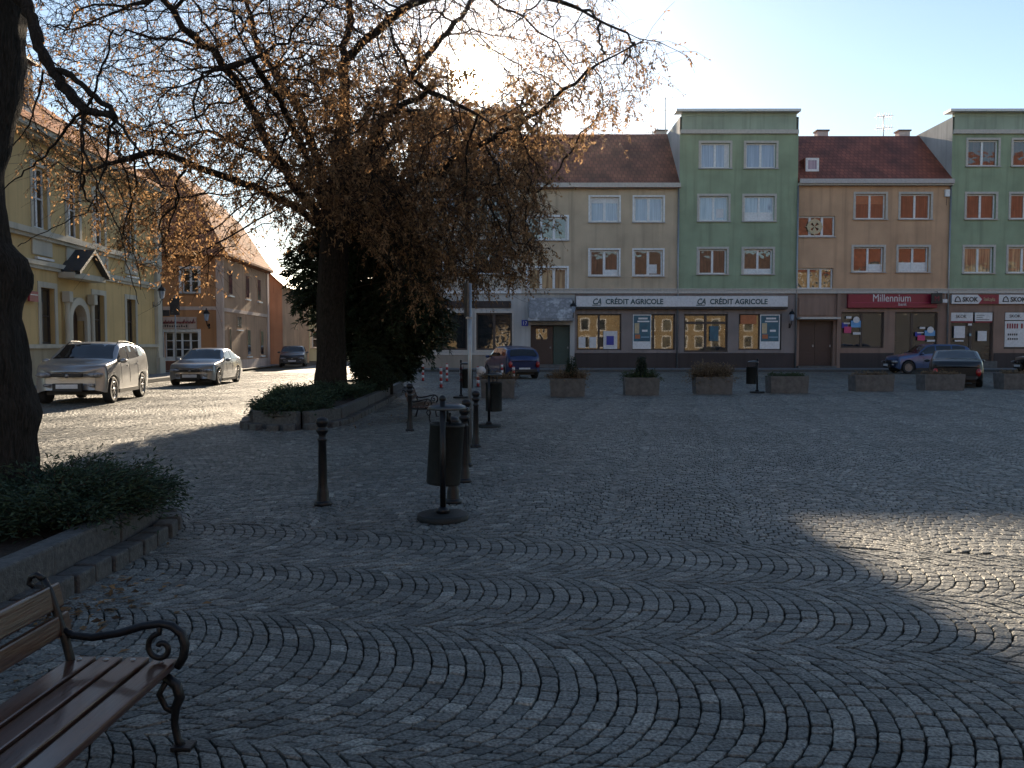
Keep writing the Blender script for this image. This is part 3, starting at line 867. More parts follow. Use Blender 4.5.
# star shaped paper ornament in the stair window
cx_, cz_ = X(815), Z(226.5)
m = MB()
for k in range(4):
    an = k * math.pi / 2 + math.pi / 4 * 0
    m.poly([(cx_ + math.cos(an) * .56, F + .08, cz_ + math.sin(an) * .58), (cx_ + math.cos(an + .5) * .26, F + .08, cz_ + math.sin(an + .5) * .26), (cx_, F + .08, cz_), (cx_ + math.cos(an - .5) * .26, F + .08, cz_ + math.sin(an - .5) * .26)])
HB.part('paper_star', m, M['cream'], wn4)
m = MB()
for k in range(28):
    a0_, a1_ = 2 * math.pi * k / 28, 2 * math.pi * (k + 1) / 28
    m.quad(*[(cx_ + math.cos(a) * q, F + .07, cz_ + math.sin(a) * q) for a, q in ((a0_, .28), (a0_, .45), (a1_, .45), (a1_, .28))])
HB.part('paper_ring', m, M['cream'], wn4)
m = MB(); m.box(xa, xb, F - .42, F - .30, Z(184.5), Z(180)); HB.part('gutter', m, M['metal'])
m = MB(); m.box(xa, xb, F - .30, F, Z(186), Z(183) - .01); HB.part('eaves', m, M['trim'])
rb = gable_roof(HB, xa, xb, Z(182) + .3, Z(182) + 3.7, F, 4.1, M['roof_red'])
m = MB(); shell(m, xa, xb, 0, Z(184), F, F + 8.2); HB.part('side_wall', m, M['greywhite'])
# skylight lying in the roof
yk = F + .55
b0 = W(805.5, 171.5, yk); b1 = W(819, 158, yk)
m = MB(); m.box(b0.x - .06, b1.x + .06, yk + .02, yk + 1.3, b0.z - .25, b1.z + .02); HB.part('dormer_cheek', m, M['roof_red'], rb, uv=True)
m = MB()
m.box(b0.x, b0.x + .13, yk - .03, yk + .019, b0.z, b1.z); m.box(b1.x - .13, b1.x, yk - .03, yk + .019, b0.z, b1.z)
m.box(b0.x + .13, b1.x - .13, yk - .03, yk + .019, b0.z, b0.z + .13); m.box(b0.x + .13, b1.x - .13, yk - .03, yk + .019, b1.z - .13, b1.z)
HB.part('roof_window', m, M['white'], rb)
m = MB(); m.box(b0.x + .12, b1.x - .12, yk - .01, yk + .018, b0.z + .12, b1.z - .12); HB.part('roof_window_pane', m, P['blind'], rb)
cornice(HB, xa, xb)
ex0, ex1 = X(800), X(835)
m = MB(); so = [wrect(843, 886, 312, 348), wrect(897, 940, 312, 362)]
dop = (X(799) + .1, X(835), .12, Z(321))
wall_open(m, xa, xb, 0, ZG, F, [dop] + so, depth=.3); HB.part('shop_wall', m, M['shopbrown'])
m = MB(); m.box(ex0, ex1, F - .06, F - .003, Z(315), Z(298)); HB.part('panel', m, M['shopbrown'])
m = MB(); m.box(X(798), X(838), F - .7, F - .004, Z(319.4), Z(317.4)); HB.part('porch_roof', m, M['trim'])
xm = (dop[0] + dop[1]) / 2
door(HB, dop[0], xm - .01, .25, dop[3], F + .22, 'door_brown', glaze=False); door(HB, xm + .01, dop[1], .25, dop[3], F + .22, 'door_brown', glaze=False)
m = MB(); m.box(dop[0] - .1, dop[1] + .1, F - .35, F + .2, .121, .24); HB.part('step', m, M['concrete'])
m = MB(); m.box(X(838.5), X(896), F - .05, F + .1, 0, Z(353)); HB.part('plinth', m, M['plinth'])
m = MB(); m.box(X(941), xb, F - .05, F + .1, 0, Z(353)); HB.part('plinth', m, M['plinth'])
m = MB(); m.box(X(838), X(841.5), F - .12, F + .05, 0, ZG - .002); HB.part('pilaster', m, M['shopbrown'])
w1 = window(HB, *so[0], F, 'dark', cols=2, split=.49, fr=.09, sur=0, frame='dark_frame', sill=False)
w2 = window(HB, *so[1], F, 'dark', cols=2, split=.42, fr=.09, sur=0, frame='dark_frame', sill=False)
def bank_print(w, x0, x1, z0, z1):
    wd, ht = x1 - x0, z1 - z0
    for (a, b, c, d, mt) in ((0, .3, .35, .62, 'blue'), (.12, .5, .1, .42, 'pink'), (.48, 1, .38, .72, 'lblue'), (.6, 1, .02, .14, 'signwhite'), (.22, .5, .82, .94, 'signwhite'), (.1, .42, .55, .62, 'signwhite')):
        q = MB(); q.box(x0 + wd * a, x0 + wd * b, F + .06 - .006 * (mt in ('signwhite', 'pink')), F + .08, z0 + ht * c, z0 + ht * d); HB.part('print', q, M[mt], w)
    q = MB()
    q.poly([(x0 + wd * .76 + math.cos(k * .524) * .2, F + .045, z0 + ht * .76 + math.sin(k * .524) * .2) for k in range(12)]); HB.part('print', q, M['signwhite'], w)
bank_print(w1, X(844), X(863), Z(335), Z(315)); bank_print(w2, X(918), X(938), Z(342), Z(326))
half(HB, 2, 0, .3, .55, 1); half(HB, 3, .0, .38); half(HB, 0, .62, 1, 0, 1, 'orange', 'roller_blind')
# red bank sign
sx0, sx1 = X(848), X(937)
S = thing('shop_sign', 'dark red fascia reading Millennium bank', 'sign', ((sx0 + sx1) / 2, F - .1, Z(308)))
hh = Z(294.5) - Z(308)
m = MB(); m.box(sx0 - S.location.x, sx1 - S.location.x, -.14, .09, 0, hh, bev=.015); m.build('board', M['signred'], S)
text_mesh('Millennium', .64, M['signwhite'], S, (X(872) - S.location.x, -.145, hh * .46), sx=.82)
text_mesh('bank', .26, M['signwhite'], S, (X(898) - S.location.x, -.145, hh * .16))
m = MB(); m.box(X(851) - S.location.x, X(930) - S.location.x, -.15, -.142, hh * .37, hh * .39); m.build('line', M['pink'], S)
S = thing('hanging_sign', 'small dark projecting sign at the right end of Millennium fascia', 'sign', (X(934), F - .1, Z(304)))
m = MB(); m.box(-.35, .30, -.50, -.42, 0, .62, bev=.03); m.build('board', M['black'], S)
m = MB(); m.tube([(0, -.46, .62), (0, -.46, .70), (0, -.142, .70)], .02); m.build('bracket', M['iron'], S)
text_mesh('M', .42, M['signred'], S, (-.2, -.505, .15), sx=1.0)
m = MB(); m.box(.34, .62, -.46, -.40, .05, .26); m.tube([(.48, -.43, .26), (.48, -.43, .66), (0.02, -.43, .70)], .012); m.build('lamp_box', M['signwhite'], S)

AB = thing('alarm_box', 'small white box high on the right edge of the brown house', 'box', (X(945.5), F, Z(197)))
m = MB(); m.box(-.14, .14, -.16, 0, 0, .42, bev=.03); m.build('housing', M['white'], AB)
m = MB(); m.tube([(0, -.05, 0), (0, -.03, -.5)], .012, n=5); m.build('cable', M['black'], AB)
# --- second green house at the right edge
HR = tower('dark green parapet house at the right edge of the square', 950, 1068,
      [(966, 996, 140, 166), (1011, 1041, 140, 166), (966, 995, 194, 219), (1010, 1040, 194, 219), (965, 994, 247, 273), (1009, 1039, 247, 273)],
      ['red', 'red', 'red', 'red', 'cream', 'cream'])
xa, xb = X(950) + .003, X(1068) - .003
cornice(HR, xa, xb)
so = [wrect(953, 996, 312, 361), wrect(1007, 1060, 312, 349)]
m = MB(); wall_open(m, xa, xb, Z(362), ZG, F, so); HR.part('shop_wall', m, M['shopbrown'])
m = MB(); m.box(X(997), xb, F - .05, F + .1, 0, Z(353)); HR.part('plinth', m, M['plinth'])
m = MB(); m.box(xa, X(997), F - .4, F + .2, .121, Z(361)); HR.part('step', m, M['concrete'])
w1 = window(HR, *so[0], F, 'dark', cols=2, fr=.10, sur=0, frame='dark_frame', sill=False)
for (a, b) in ((953.5, 975.5), (977.5, 995)):
    q = MB(); q.box(X(a), X(b), F + .03, F + .07, Z(321), Z(312.5)); hp = HR.part('header_panel', q, M['signwhite'], w1)
    q = MB(); q.box(X(a), X(b), F + .025, F + .07, Z(322.5), Z(321.2)); HR.part('red_strip', q, M['signred'], w1)
text_mesh('△ SKOK'.replace('△ ', ''), .28, M['black'], w1, Vector((X(958), F + .025, Z(318))) - HR.loc, sx=.9)
for k, (a, b, z) in enumerate(((979, 987, 315), (979, 985, 317), (979, 992, 319.3))):
    q = MB(); q.box(X(a), X(b), F + .02, F + .029, Z(z + .5), Z(z)); HR.part('print', q, M['black'], w1)
for (a, b, c, d, mt) in ((957, 968, 326, 338, 'signwhite'), (981, 990, 331, 341, 'signwhite'), (971, 975, 323.5, 325.5, 'signwhite'), (972.5, 974.5, 333.5, 336, 'palette'), (958, 967, 340, 341.5, 'signwhite')):
    q = MB(); q.box(X(a), X(b), F + .05, F + .08, Z(d), Z(c)); HR.part('notice', q, M[mt], w1)
w2 = window(HR, *so[1], F, 'dark', cols=1, fr=.09, sur=0, frame='dark_frame', sill=False)
q = MB(); q.box(X(1008), X(1058), F + .03, F + .07, Z(320), Z(312.5)); HR.part('header_panel', q, M['signwhite'], w2)
text_mesh('SKOK', .26, M['black'], w2, Vector((X(1012), F + .025, Z(317.5))) - HR.loc)
q = MB(); q.box(X(1008), X(1056), F + .04, F + .08, Z(347), Z(321)); ps = HR.part('poster', q, M['signwhite'], w2)
for k, (a, b, c, d, mt) in enumerate(((1010, 1022, 323.5, 328.5, 'signred'), (1024, 1040, 323.5, 328.5, 'signred'), (1011, 1021.5, 333.5, 335.5, 'black'), (1011, 1022, 338, 339.8, 'black'))):
    q = MB()
    n_ = 5
    for j in range(n_):       # letter-like strokes
        xx = X(a) + (X(b) - X(a)) * j / n_
        q.box(xx, xx + (X(b) - X(a)) / n_ * .62, F + .03, F + .039, Z(d), Z(c))
    HR.part('print', q, M[mt], w2)
sx0, sx1 = X(952), X(1050)
S = thing('shop_sign', 'white fascia with dark red centre reading SKOK at far right', 'sign', ((sx0 + sx1) / 2, F - .1, Z(304)))
hh = Z(294.8) - Z(304); ox = S.location.x
m = MB(); m.box(sx0 - ox, sx1 - ox, -.08, .09, 0, hh, bev=.01); m.build('board', M['signwhite'], S)
m = MB(); a, b = X(978.5) - ox, X(999) - ox
m.poly([(a, -.086, 0), (b, -.086, 0), (b, -.086, hh), (a - .05, -.086, hh), (a + .22, -.086, hh * .5)]); m.build('centre_panel', M['signred'], S)
text_mesh('Stefczyka', .30, M['cream'], S, (X(983.5) - ox, -.095, hh * .32), sx=.62)
for pxa in (955, 1003):
    bx = X(pxa) - ox
    q = MB()
    q.tube([(bx, -.09, .14), (bx + .06, -.09, .34), (bx + .17, -.09, .44), (bx + .28, -.09, .34), (bx + .34, -.09, .14), (bx, -.09, .14)], .03, n=5); q.build('logo', M['black'], S)
    text_mesh('SKOK', .37, M['black'], S, (bx + .45, -.085, .14), bold=.01, sx=.95)

# house number plate and wall lanterns
NP = thing('number_plate', 'small blue house number 17 plate beside the entrance', 'sign', (X(525), F - .004, Z(326)))
m = MB(); m.box(-.2, .2, -.03, 0, 0, .36, bev=.008); m.build('plate', M['blue'], NP)
text_mesh('17', .3, M['white'], NP, (-.16, -.034, .07))

def lantern(label, loc, rz=0, s=1.0, group='wall lanterns'):
    t = thing('wall_lantern', label, 'lantern', loc, rz, group)
    m = MB(); m.tube([(0, 0, -.35), (0, -.12, -.42), (0, -.32, -.30), (0, -.42, -.06)], .02 * s); m.box(-.05, .05, -.03, 0, -.48, -.2); m.build('bracket', M['iron'], t)
    m = MB(); m.lathe([(.09, -.05), (.10, -.03), (.155, .30), (.15, .32)], n=6, cy=-.42, smooth=False); m.build('glass', P['sky'], t)
    m = MB(); m.lathe([(.19, .32), (.20, .34), (.13, .46), (.05, .52), (.025, .58), (.03, .61), (.005, .66)], n=6, cy=-.42, smooth=False); m.build('cap', M['iron'], t)
    return t
lantern('black wall lantern between the entrance and bank fascia', (X(573), F, Z(312)))
lantern('black wall lantern right of the double brown door', (X(791), F - .002, Z(320)), s=1)

# rain pipes at the joints
def downpipe(label, px, ztop, y=F):
    t = MB()
    t.tube([(0, -.10, 0.12), (0, -.10, ztop)], .055, n=8)
    o = t.build('downpipe', M['metal']); o.location = (X(px), y, 0); tag(o, label, 'downpipe', 'rain pipes on the row')
    return o
downpipe('thin grey rain pipe left of the brown house stair windows', 797, Z(186))
downpipe('thin grey rain pipe between brown house and right green house', 949, Z(184))
downpipe('thin grey rain pipe between tan house and first green house', 678, Z(188))

# aerials and chimneys
def antenna(label, px, y, zb, h, kind=0):
    t = thing('tv_antenna', label, 'antenna', (W(px, 200, y).x, y, zb), 0, 'rooftop aerials')
    m = MB(); m.tube([(0, 0, -.3), (0, 0, h)], .03, n=5); m.build('mast', M['metal'], t)
    for k in range(2 if kind == 0 else 1):
        zz = h - .12 - k * .75
        m = MB(); m.tube([(-.5, .1, zz), (.6, -.15, zz + .05)], .016, n=4)
        for j in range(7):
            q = -.42 + j * .155
            m.box(q - .008, q + .008, -.32 + .1 * (j % 2), .36 - .1 * (j % 2), zz - .01 + .02, zz + .03)
            m.box(q - .01, q + .01, -.02, .0, zz - .22, zz + .24)
        m.build('aerial', M['metal'], t)
    return t
antenna('tall rooftop aerial on the tan roof beside the green parapet', 665, F + 4.1, Z(186) + 3.9, 2.5)
antenna('short rooftop aerial left of the tallest one', 652, F + 5.0, Z(186) + 3.2, 1.3, 1)
antenna('rooftop aerial on the red roof of the brown house', 882, F + 4.1, Z(182) + 3.55, 1.5)
antenna('faint rooftop aerial on the first green house', 766, F + 5, Z(110), 1.2, 1)
for (px, lab) in ((820, 'low chimney on the ridge of the red roof'), (660, 'low grey chimney on the tan roof ridge'), (901, 'grey chimney beside the right parapet house')):
    c = thing('chimney', lab, 'chimney', (W(px, 200, F + 5).x, F + 5, W(px, 131.5, F + 5).z - 1.6), 0)
    m = MB(); m.box(-.35, .35, -.3, .3, -.6, 1.55); m.build('stack', M['greywhite'], c)
    m = MB(); m.box(-.42, .42, -.37, .37, 1.551, 1.64); m.build('cap', M['concrete'], c)
# ------------------------------------------------------------------ yellow house along the left side
M['yellow'] = plaster('plaster_yellow', (0.60, 0.425, 0.20), var=.13)
M['yellow_base'] = plaster('plaster_base', (0.38, 0.32, 0.22))
M['stone'] = plaster('plaster_pale_trim', (0.52, 0.48, 0.40))
M['orange_wall'] = plaster('plaster_orange', (0.46, 0.22, 0.10), var=.10)
M['orange_side'] = plaster('plaster_worn_ochre', (0.40, 0.25, 0.16), var=.22, stain=.7)
M['pinkish'] = plaster('plaster_pinkish', (0.55, 0.42, 0.36))
M['slate'] = mat_noise('dark_slate', (0.03, 0.032, 0.036), (0.06, 0.06, 0.065), scale=9, rough=0.6, bump=.4)

def yd(px):
    t = (px - 512) / FOC
    return -14.746 / (t + 0.0623)
def yx(px): return (yd(px) - 41) / math.cos(R(3.57))
def yz(px, py): return W(px, py, yd(px)).z

class Turned(House):
    def __init__(s, name, label, loc, rz):
        s.loc = Vector((0, 0, 0)); s.root = thing(name, label, 'house', loc, rz)

HY = Turned('house', 'long yellow two storey house with white trim behind the silver cars', (Lw(41), 41, 0), R(93.57))
XN = -24.0
gw = []
for c in (29.95, 34.2, 37.55, 26.0, 22.6): gw.append(((c - 41) - .5, (c - 41) + .5, 1.55, 3.55))
uw = []
for c in (29.6, 32.1, 34.4, 37.6, 26.0, 22.6): uw.append(((c - 41) - .5, (c - 41) + .5, 5.6, 7.75))
dr_ = ((31.5 - 41), (32.7 - 41), .15, 3.0)
m = MB(); wall_open(m, XN, -.55, 1.4, 8.75, 0, gw + uw + [(dr_[0], dr_[1], 1.4, 3.0)], depth=.26)
shell(m, XN, -.02, 1.4, 8.75, .02, 8)
HY.part('wall', m, M['yellow'])
m = MB(); wall_open(m, XN, -.5, .0, 1.4, -.06, [(dr_[0], dr_[1], .15, 1.4)], depth=.3)
shell(m, XN, 0, 0, 1.4, -.06, 8); HY.part('base', m, M['yellow_base'])
m = MB(); m.box(XN, -.5, -.14, .02, 1.40, 1.54); HY.part('base_moulding', m, M['stone'])
for k, r_ in enumerate(gw):
    window(HY, *r_, 0, 'dark', cols=1, rows=2, fr=.07, sur=.2, frame='dark_frame', surround='stone', sill=False, inset=.16)
for r_ in uw:
    w = window(HY, *r_, 0, 'dark', cols=2, rows=2, fr=.08, sur=.17, surround='stone', sill=False, inset=.14)
    q = MB(); q.box(r_[0] - .3, r_[1] + .3, -.2, .001, r_[3] + .30, r_[3] + .42); HY.part('window_hood', q, M['stone'], w)
    q = MB(); q.box(r_[0] - .2, r_[1] + .2, -.06, -.001, 4.66, 5.28, bev=.02); HY.part('apron', q, M['stone'], w)
    q = MB(); q.box(r_[0] - .1, r_[1] + .1, -.16, -.062, 4.5, 4.58); HY.part('apron_ledge', q, M['white'], w)
for (z0, z1, dp) in ((4.30, 4.46, .16), (5.32, 5.52, .22)):
    m = MB(); m.box(XN, -.02, -dp, .002, z0, z1); m.box(XN, -.02, -dp * .6, .001, z0 - .12, z0 - .001); HY.part('band', m, M['stone'])
m = MB(); m.box(XN, 0.05, -.35, .0, 8.62, 8.74); m.box(XN, .1, -.55, .0, 8.742, 8.95); HY.part('eaves', m, M['stone'])
# corner pilaster with base
m = MB(); m.box(-.52, .06, -.16, .3, .9, 8.6, bev=.01); m.box(-.60, .14, -.24, .36, 0, .9, bev=.02); HY.part('corner_pilaster', m, M['stone'])
# door with arched surround and slanting canopy
dx0, dx1 = dr_[0], dr_[1]
m = MB(); m.box(dx0, dx1, .2, .27, .15, 3.0)
for a, b in ((.1, .46), (.54, .9)):
    for c, d in ((.2, .9), (1.0, 1.8)): m.box(dx0 + (dx1 - dx0) * a, dx0 + (dx1 - dx0) * b, .185, .201, .15 + c, .15 + d, bev=.01)
HY.part('door', m, M['door_brown'])
m = MB()
mid, rad_ = (dx0 + dx1) / 2, (dx1 - dx0) / 2
m.box(dx0 - .28, dx0 - .001, -.18, -.062, 0, 2.45); m.box(dx1 + .001, dx1 + .28, -.18, -.062, 0, 2.45)
for k in range(12):
    a0_, a1_ = math.pi * k / 12, math.pi * (k + 1) / 12
    for (ra, rb_, yy) in ((rad_, rad_ + .28, -.18),):
        p = [(mid + math.cos(a) * q, yy, 2.45 + math.sin(a) * q) for a, q in ((a0_, ra), (a0_, rb_), (a1_, rb_), (a1_, ra))]
        m.quad(*p[::-1])
        m.quad((p[0][0], yy, p[0][2]), (p[3][0], yy, p[3][2]), (p[3][0], .2, p[3][2]), (p[0][0], .2, p[0][2]))
        m.quad((p[2][0], yy, p[2][2]), (p[1][0], yy, p[1][2]), (p[1][0], .0, p[1][2]), (p[2][0], .0, p[2][2]))
    p = [(mid + math.cos(a) * rad_, .19, 2.45 + math.sin(a) * rad_) for a in (a0_, a1_)]
    # spandrel filling between arch and the square head
    m.quad(p[0], p[1], (p[1][0], .19, 3.06), (p[0][0], .19, 3.06))
HY.part('door_surround', m, M['stone'])
for xx in (dx0 - .55, dx1 + .35):
    m = MB(); m.box(xx, xx + .22, -.28, -.062, .0, .8, bev=.02); m.lathe([(.10, .8), (.09, .9), (.085, 3.0), (.11, 3.1)], cx=xx + .11, cy=-.18, n=12); m.box(xx - .04, xx + .26, -.34, -.062, 3.1, 3.5, bev=.02); HY.part('door_column', m, M['stone'])
m = MB(); m.box(dx0 - .75, dx1 + .75, -.62, -.003, 3.98, 4.2, bev=.02)
HY.part('door_entablature', m, M['stone'])
m = MB()
a, b, c = (dx0 - .72, 4.21), (dx1 + .72, 4.21), (mid, 5.12)
m.poly([(a[0], -.55, a[1]), (b[0], -.55, b[1]), (c[0], -.55, c[1])])
HY.part('pediment', m, M['yellow'])
m = MB()
for (p, q) in ((a, c), (c, b)):
    m.quad((p[0], -.8, p[1] + .03), (q[0], -.8, q[1] + .03), (q[0], .0, q[1] + .03), (p[0], .0, p[1] + .03))
    m.quad((p[0], -.8, p[1] - .1), (q[0], -.8, q[1] - .1), (q[0], -.8, q[1] + .03), (p[0], -.8, p[1] + .03))
    m.quad((q[0], -.8, q[1] - .1), (p[0], -.8, p[1] - .1), (p[0], .0, p[1] - .1), (q[0], .0, q[1] - .1))
HY.part('pediment_roof', m, M['slate'])
# roof: hipped at the far end
m = MB()
zr, dp = 12.6, 4.4
e = (XN, .25); 
m.quad((XN, -.62, 8.93), (.3, -.62, 8.93), (-3.6, dp, zr), (XN, dp, zr))
m.poly([(.3, -.62, 8.93), (.3, 8.6, 8.93), (-3.6, dp, zr)])
m.quad((.3, 8.6, 8.93), (XN, 8.6, 8.93), (XN, dp, zr), (-3.6, dp, zr))
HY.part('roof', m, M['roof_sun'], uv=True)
for xc in (-11.3, -16.5):
    d = MB()
    y0 = .55; z0 = 9.5
    wall_open(d, xc - .75, xc + .75, z0, z0 + 2.1, y0, [(xc - .38, xc + .38, z0 + .4, z0 + 1.75)], depth=.15)
    d.quad((xc - .75, 4, z0), (xc - .75, y0, z0), (xc - .75, y0, z0 + 2.1), (xc - .75, 4, z0 + 2.1)); d.quad((xc + .75, y0, z0), (xc + .75, 4, z0), (xc + .75, 4, z0 + 2.1), (xc + .75, y0, z0 + 2.1))
    dm = HY.part('dormer', d, M['greywhite'])
    d = MB()
    d.quad((xc - .95, y0 - .25, z0 + 2.08), (xc + .95, y0 - .25, z0 + 2.08), (xc + .95, 4.2, z0 + 2.75), (xc - .95, 4.2, z0 + 2.75))
    d.quad((xc + .95, y0 - .25, z0 + 2.0), (xc - .95, y0 - .25, z0 + 2.0), (xc - .95, 4.2, z0 + 2.67), (xc + .95, 4.2, z0 + 2.67))
    d.quad((xc - .95, y0 - .25, z0 + 2.0), (xc + .95, y0 - .25, z0 + 2.0), (xc + .95, y0 - .25, z0 + 2.08), (xc - .95, y0 - .25, z0 + 2.08))
    d.quad((xc + .95, y0 - .25, z0 + 2.0), (xc + .95, 4.2, z0 + 2.67), (xc + .95, 4.2, z0 + 2.75), (xc + .95, y0 - .25, z0 + 2.08))
    HY.part('dormer_roof', d, M['slate'], dm)
    d = MB(); d.box(xc - .38, xc + .38, y0 + .1, y0 + .13, z0 + .4, z0 + 1.75); HY.part('dormer_shutter', d, M['orange_side'], dm)
m = MB(); m.tube([(.12, -.1, 0), (.12, -.1, 8.7)], .06, n=8)
HY.part('downpipe', m, M['slate'])
# plaques and a lamp on the yellow wall
RS = thing('wall_sign', 'small red sign on the yellow wall behind the leaning trunk', 'sign', Vector((Lw(28.7) + .10, 28.7, 0)) + Vector((0, 0, 3.0)), R(93.57))
m = MB(); m.box(-.30, .30, -.07, 0, 0, .36, bev=.01); m.build('board', M['signred'], RS)
m = MB(); m.box(-.24, .24, -.076, -.0705, .22, .25); m.build('line', M['white'], RS)
lantern('small lantern high on the corner of the yellow house', (Lw(39.8) + .17, 39.8, 3.75), R(93.57), s=.8)

# ------------------------------------------------------------------ orange corner house
HO = House('house', 'orange corner house with sunlit steep tiled roof and shop front', (-19, 46, 0))
yo = 46.0
def ox(px): return (px - 512) / FOC * yo * .995
def oz(py): return W(200, py, yo).z
xR = ox(222)
shopw = (ox(163), ox(197), oz(358), oz(332)); upw = (ox(181.5), ox(198), oz(293), oz(269))
m = MB(); wall_open(m, -27, xR, .6, 6.6, yo, [shopw, upw, (-22.6, -21.7, 4.3, 5.7)], depth=.2)
HO.part('wall', m, M['orange_wall'])
m = MB(); m.box(-27, xR + .03, yo - .05, yo + .1, 0, .6); HO.part('plinth', m, plaster('plinth_brick_red', (0.22, 0.09, 0.06)))
m = MB(); m.box(-27, xR - .3, yo - .04, yo + .002, oz(310), oz(306.5)); HO.part('band', m, M['pinkish'])
m = MB(); m.box(xR - .33, xR + .03, yo - .06, yo + .2, .6, 6.6); HO.part('corner_pilaster', m, M['pinkish'])
w = window(HO, *shopw, yo, 'dark', cols=4, rows=3, fr=.07, sur=.16, surround='white', sill=False)
window(HO, *upw, yo, 'dark', cols=2, rows=2, fr=.08, sur=.14, surround='white')
window(HO, -22.6, -21.7, 4.3, 5.7, yo, 'dark', cols=2, rows=2, fr=.08, sur=.14, surround='white')
# side wall along the street
dv = Vector((-.0623, 1, 0)).normalized()
o0 = Vector((xR, yo, 0)); LN = 11.0
m = MB()
o1 = o0 + dv * LN
up = lambda z: Vector((0, 0, z))
m.quad(o0 + up(.5), o1 + up(.5), o1 + up(6.5), o0 + up(6.5))
m.quad(o1, Vector((-27, o1.y, 0)), Vector((-27, o1.y, 6.5)), o1 + up(6.5)); m.quad((-27, o1.y, 0), (-27, yo, 0), (-27, yo, 6.5), (-27, o1.y, 6.5))
HO.part('side_wall', m, M['orange_side'])
nrm = Vector((1, .0623, 0)).normalized()
def side_box(t0, t1, z0, z1, out, inn=0.0):
    b = MB(); b.box(t0, t1, -out, inn, z0, z1)
    ang = math.atan2(dv.y, dv.x)
    b.xform(Matrix.Translation(o0) @ Matrix.Rotation(ang, 4, 'Z'))
    return b
HO.part('side_plinth', side_box(-.0, LN, 0, .62, .10, .05), M['pinkish'])
HO.part('side_band', side_box(.02, LN, 3.35, 3.55, .05), M['pinkish'])
HO.part('side_pilaster', side_box(LN - .5, LN + .02, .62, 6.4, .07), M['pinkish'])
for (t, a, b, wd) in ((1.4, .8, 2.4, .4), (3.4, 2.5, 3.15, .9), (5.4, 4.4, 5.7, .75), (5.6, .9, 2.4, .7), (1.6, 4.4, 5.7, .7), (8.4, 4.4, 5.7, .75), (9.0, .9, 2.4, .7)):
    f = HO.part('side_window', side_box(t - wd / 2 - .1, t + wd / 2 + .1, a - .1, b + .1, .03), M['orange_side'])
    HO.part('side_pane', side_box(t - wd / 2, t + wd / 2, a, b, .036, -.031), P['dark'], f)
    HO.part('side_sill', side_box(t - wd / 2 - .14, t + wd / 2 + .14, a - .18, a - .101, .12), M['white'], f)
# steep lower roof and flatter top, hipped to the front
def roof_ring(z, inset):
    a = Vector((-27, yo + inset, z)); b = o0 + Vector((-inset, inset, z)); c = o1 + Vector((-inset * .95, -inset * .2, z)); d = Vector((-27, o1.y, z))
    return a, b, c, d
r0 = roof_ring(6.5, -.42); r1 = roof_ring(7.2, .15); r2 = roof_ring(9.6, 1.75); r3 = roof_ring(12.0, 4.4)
m = MB()
for (p, q) in ((r0, r1), (r1, r2), (r2, r3)):
    m.quad(p[0], p[1], q[1], q[0]); m.quad(p[1], p[2], q[2], q[1]); m.quad(p[2], p[3], q[3], q[2])
m.quad(r3[0], r3[1], r3[2], r3[3])
m.quad(r0[0] + up(-.12), r0[1] + up(-.12), r0[1], r0[0]); m.quad(r0[1] + up(-.12), r0[2] + up(-.12), r0[2], r0[1])
m.quad(r0[1] + up(-.12), r0[0] + up(-.12), Vector((-27, yo + .1, 6.3)), Vector((xR, yo + .1, 6.3))); m.quad(r0[2] + up(-.12), r0[1] + up(-.12), Vector((xR, yo, 6.3)), o1 + up(6.3))
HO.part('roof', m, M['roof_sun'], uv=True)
# shop sign with red script over the window
S = thing('shop_sign', 'pale sign with red script over the orange house shop window', 'sign', (ox(179), yo - .01, oz(329)))
m = MB(); m.box(ox(160.5) - ox(179), ox(196) - ox(179), -.09, 0, 0, oz(317) - oz(329), bev=.02); m.build('board', M['pinkish'], S)
m = MB()
pts = []
rr = random.Random(3)
xx = ox(161.5) - ox(179)
while xx < ox(195) - ox(179):
    hgt = rr.uniform(.10, .26)
    m.tube([(xx, -.10, .30), (xx + .05, -.10, .30 + hgt), (xx + .10, -.10, .31), (xx + .14, -.10, .40)], .032, n=4); xx += .17
m.build('lettering', M['signred'], S)
m = MB(); xx = ox(162) - ox(179)
while xx < ox(188) - ox(179):
    m.box(xx, xx + .07, -.10, -.091, .10, .10 + rr.choice((.08, .1, .13))); xx += .13
m.build('small_lettering', M['black'], S)
lantern('ornate black lantern on the orange wall above the silver coupe', (ox(208.5), yo - .002, oz(320)), 0, s=1.4)
# street sign seen from behind in front of the shop
T = thing('road_sign', 'dark square road sign on a post before the orange shop', 'sign', (W(175.5, 330, 42).x, 42, .1))
m = MB(); m.tube([(0, 0, 0), (0, 0, 3.9)], .04, n=8); m.build('post', M['metal'], T)
zt = W(175, 298, 42).z
m = MB(); m.box(-.24, .24, -.06, -.03, zt - .95, zt - .1, bev=.02); m.build('sign_plate', M['slate'], T)
m = MB(); m.box(-.62, -.26, -.05, -.02, zt - 1.0, zt - .7, bev=.02); m.build('side_plate', M['slate'], T)

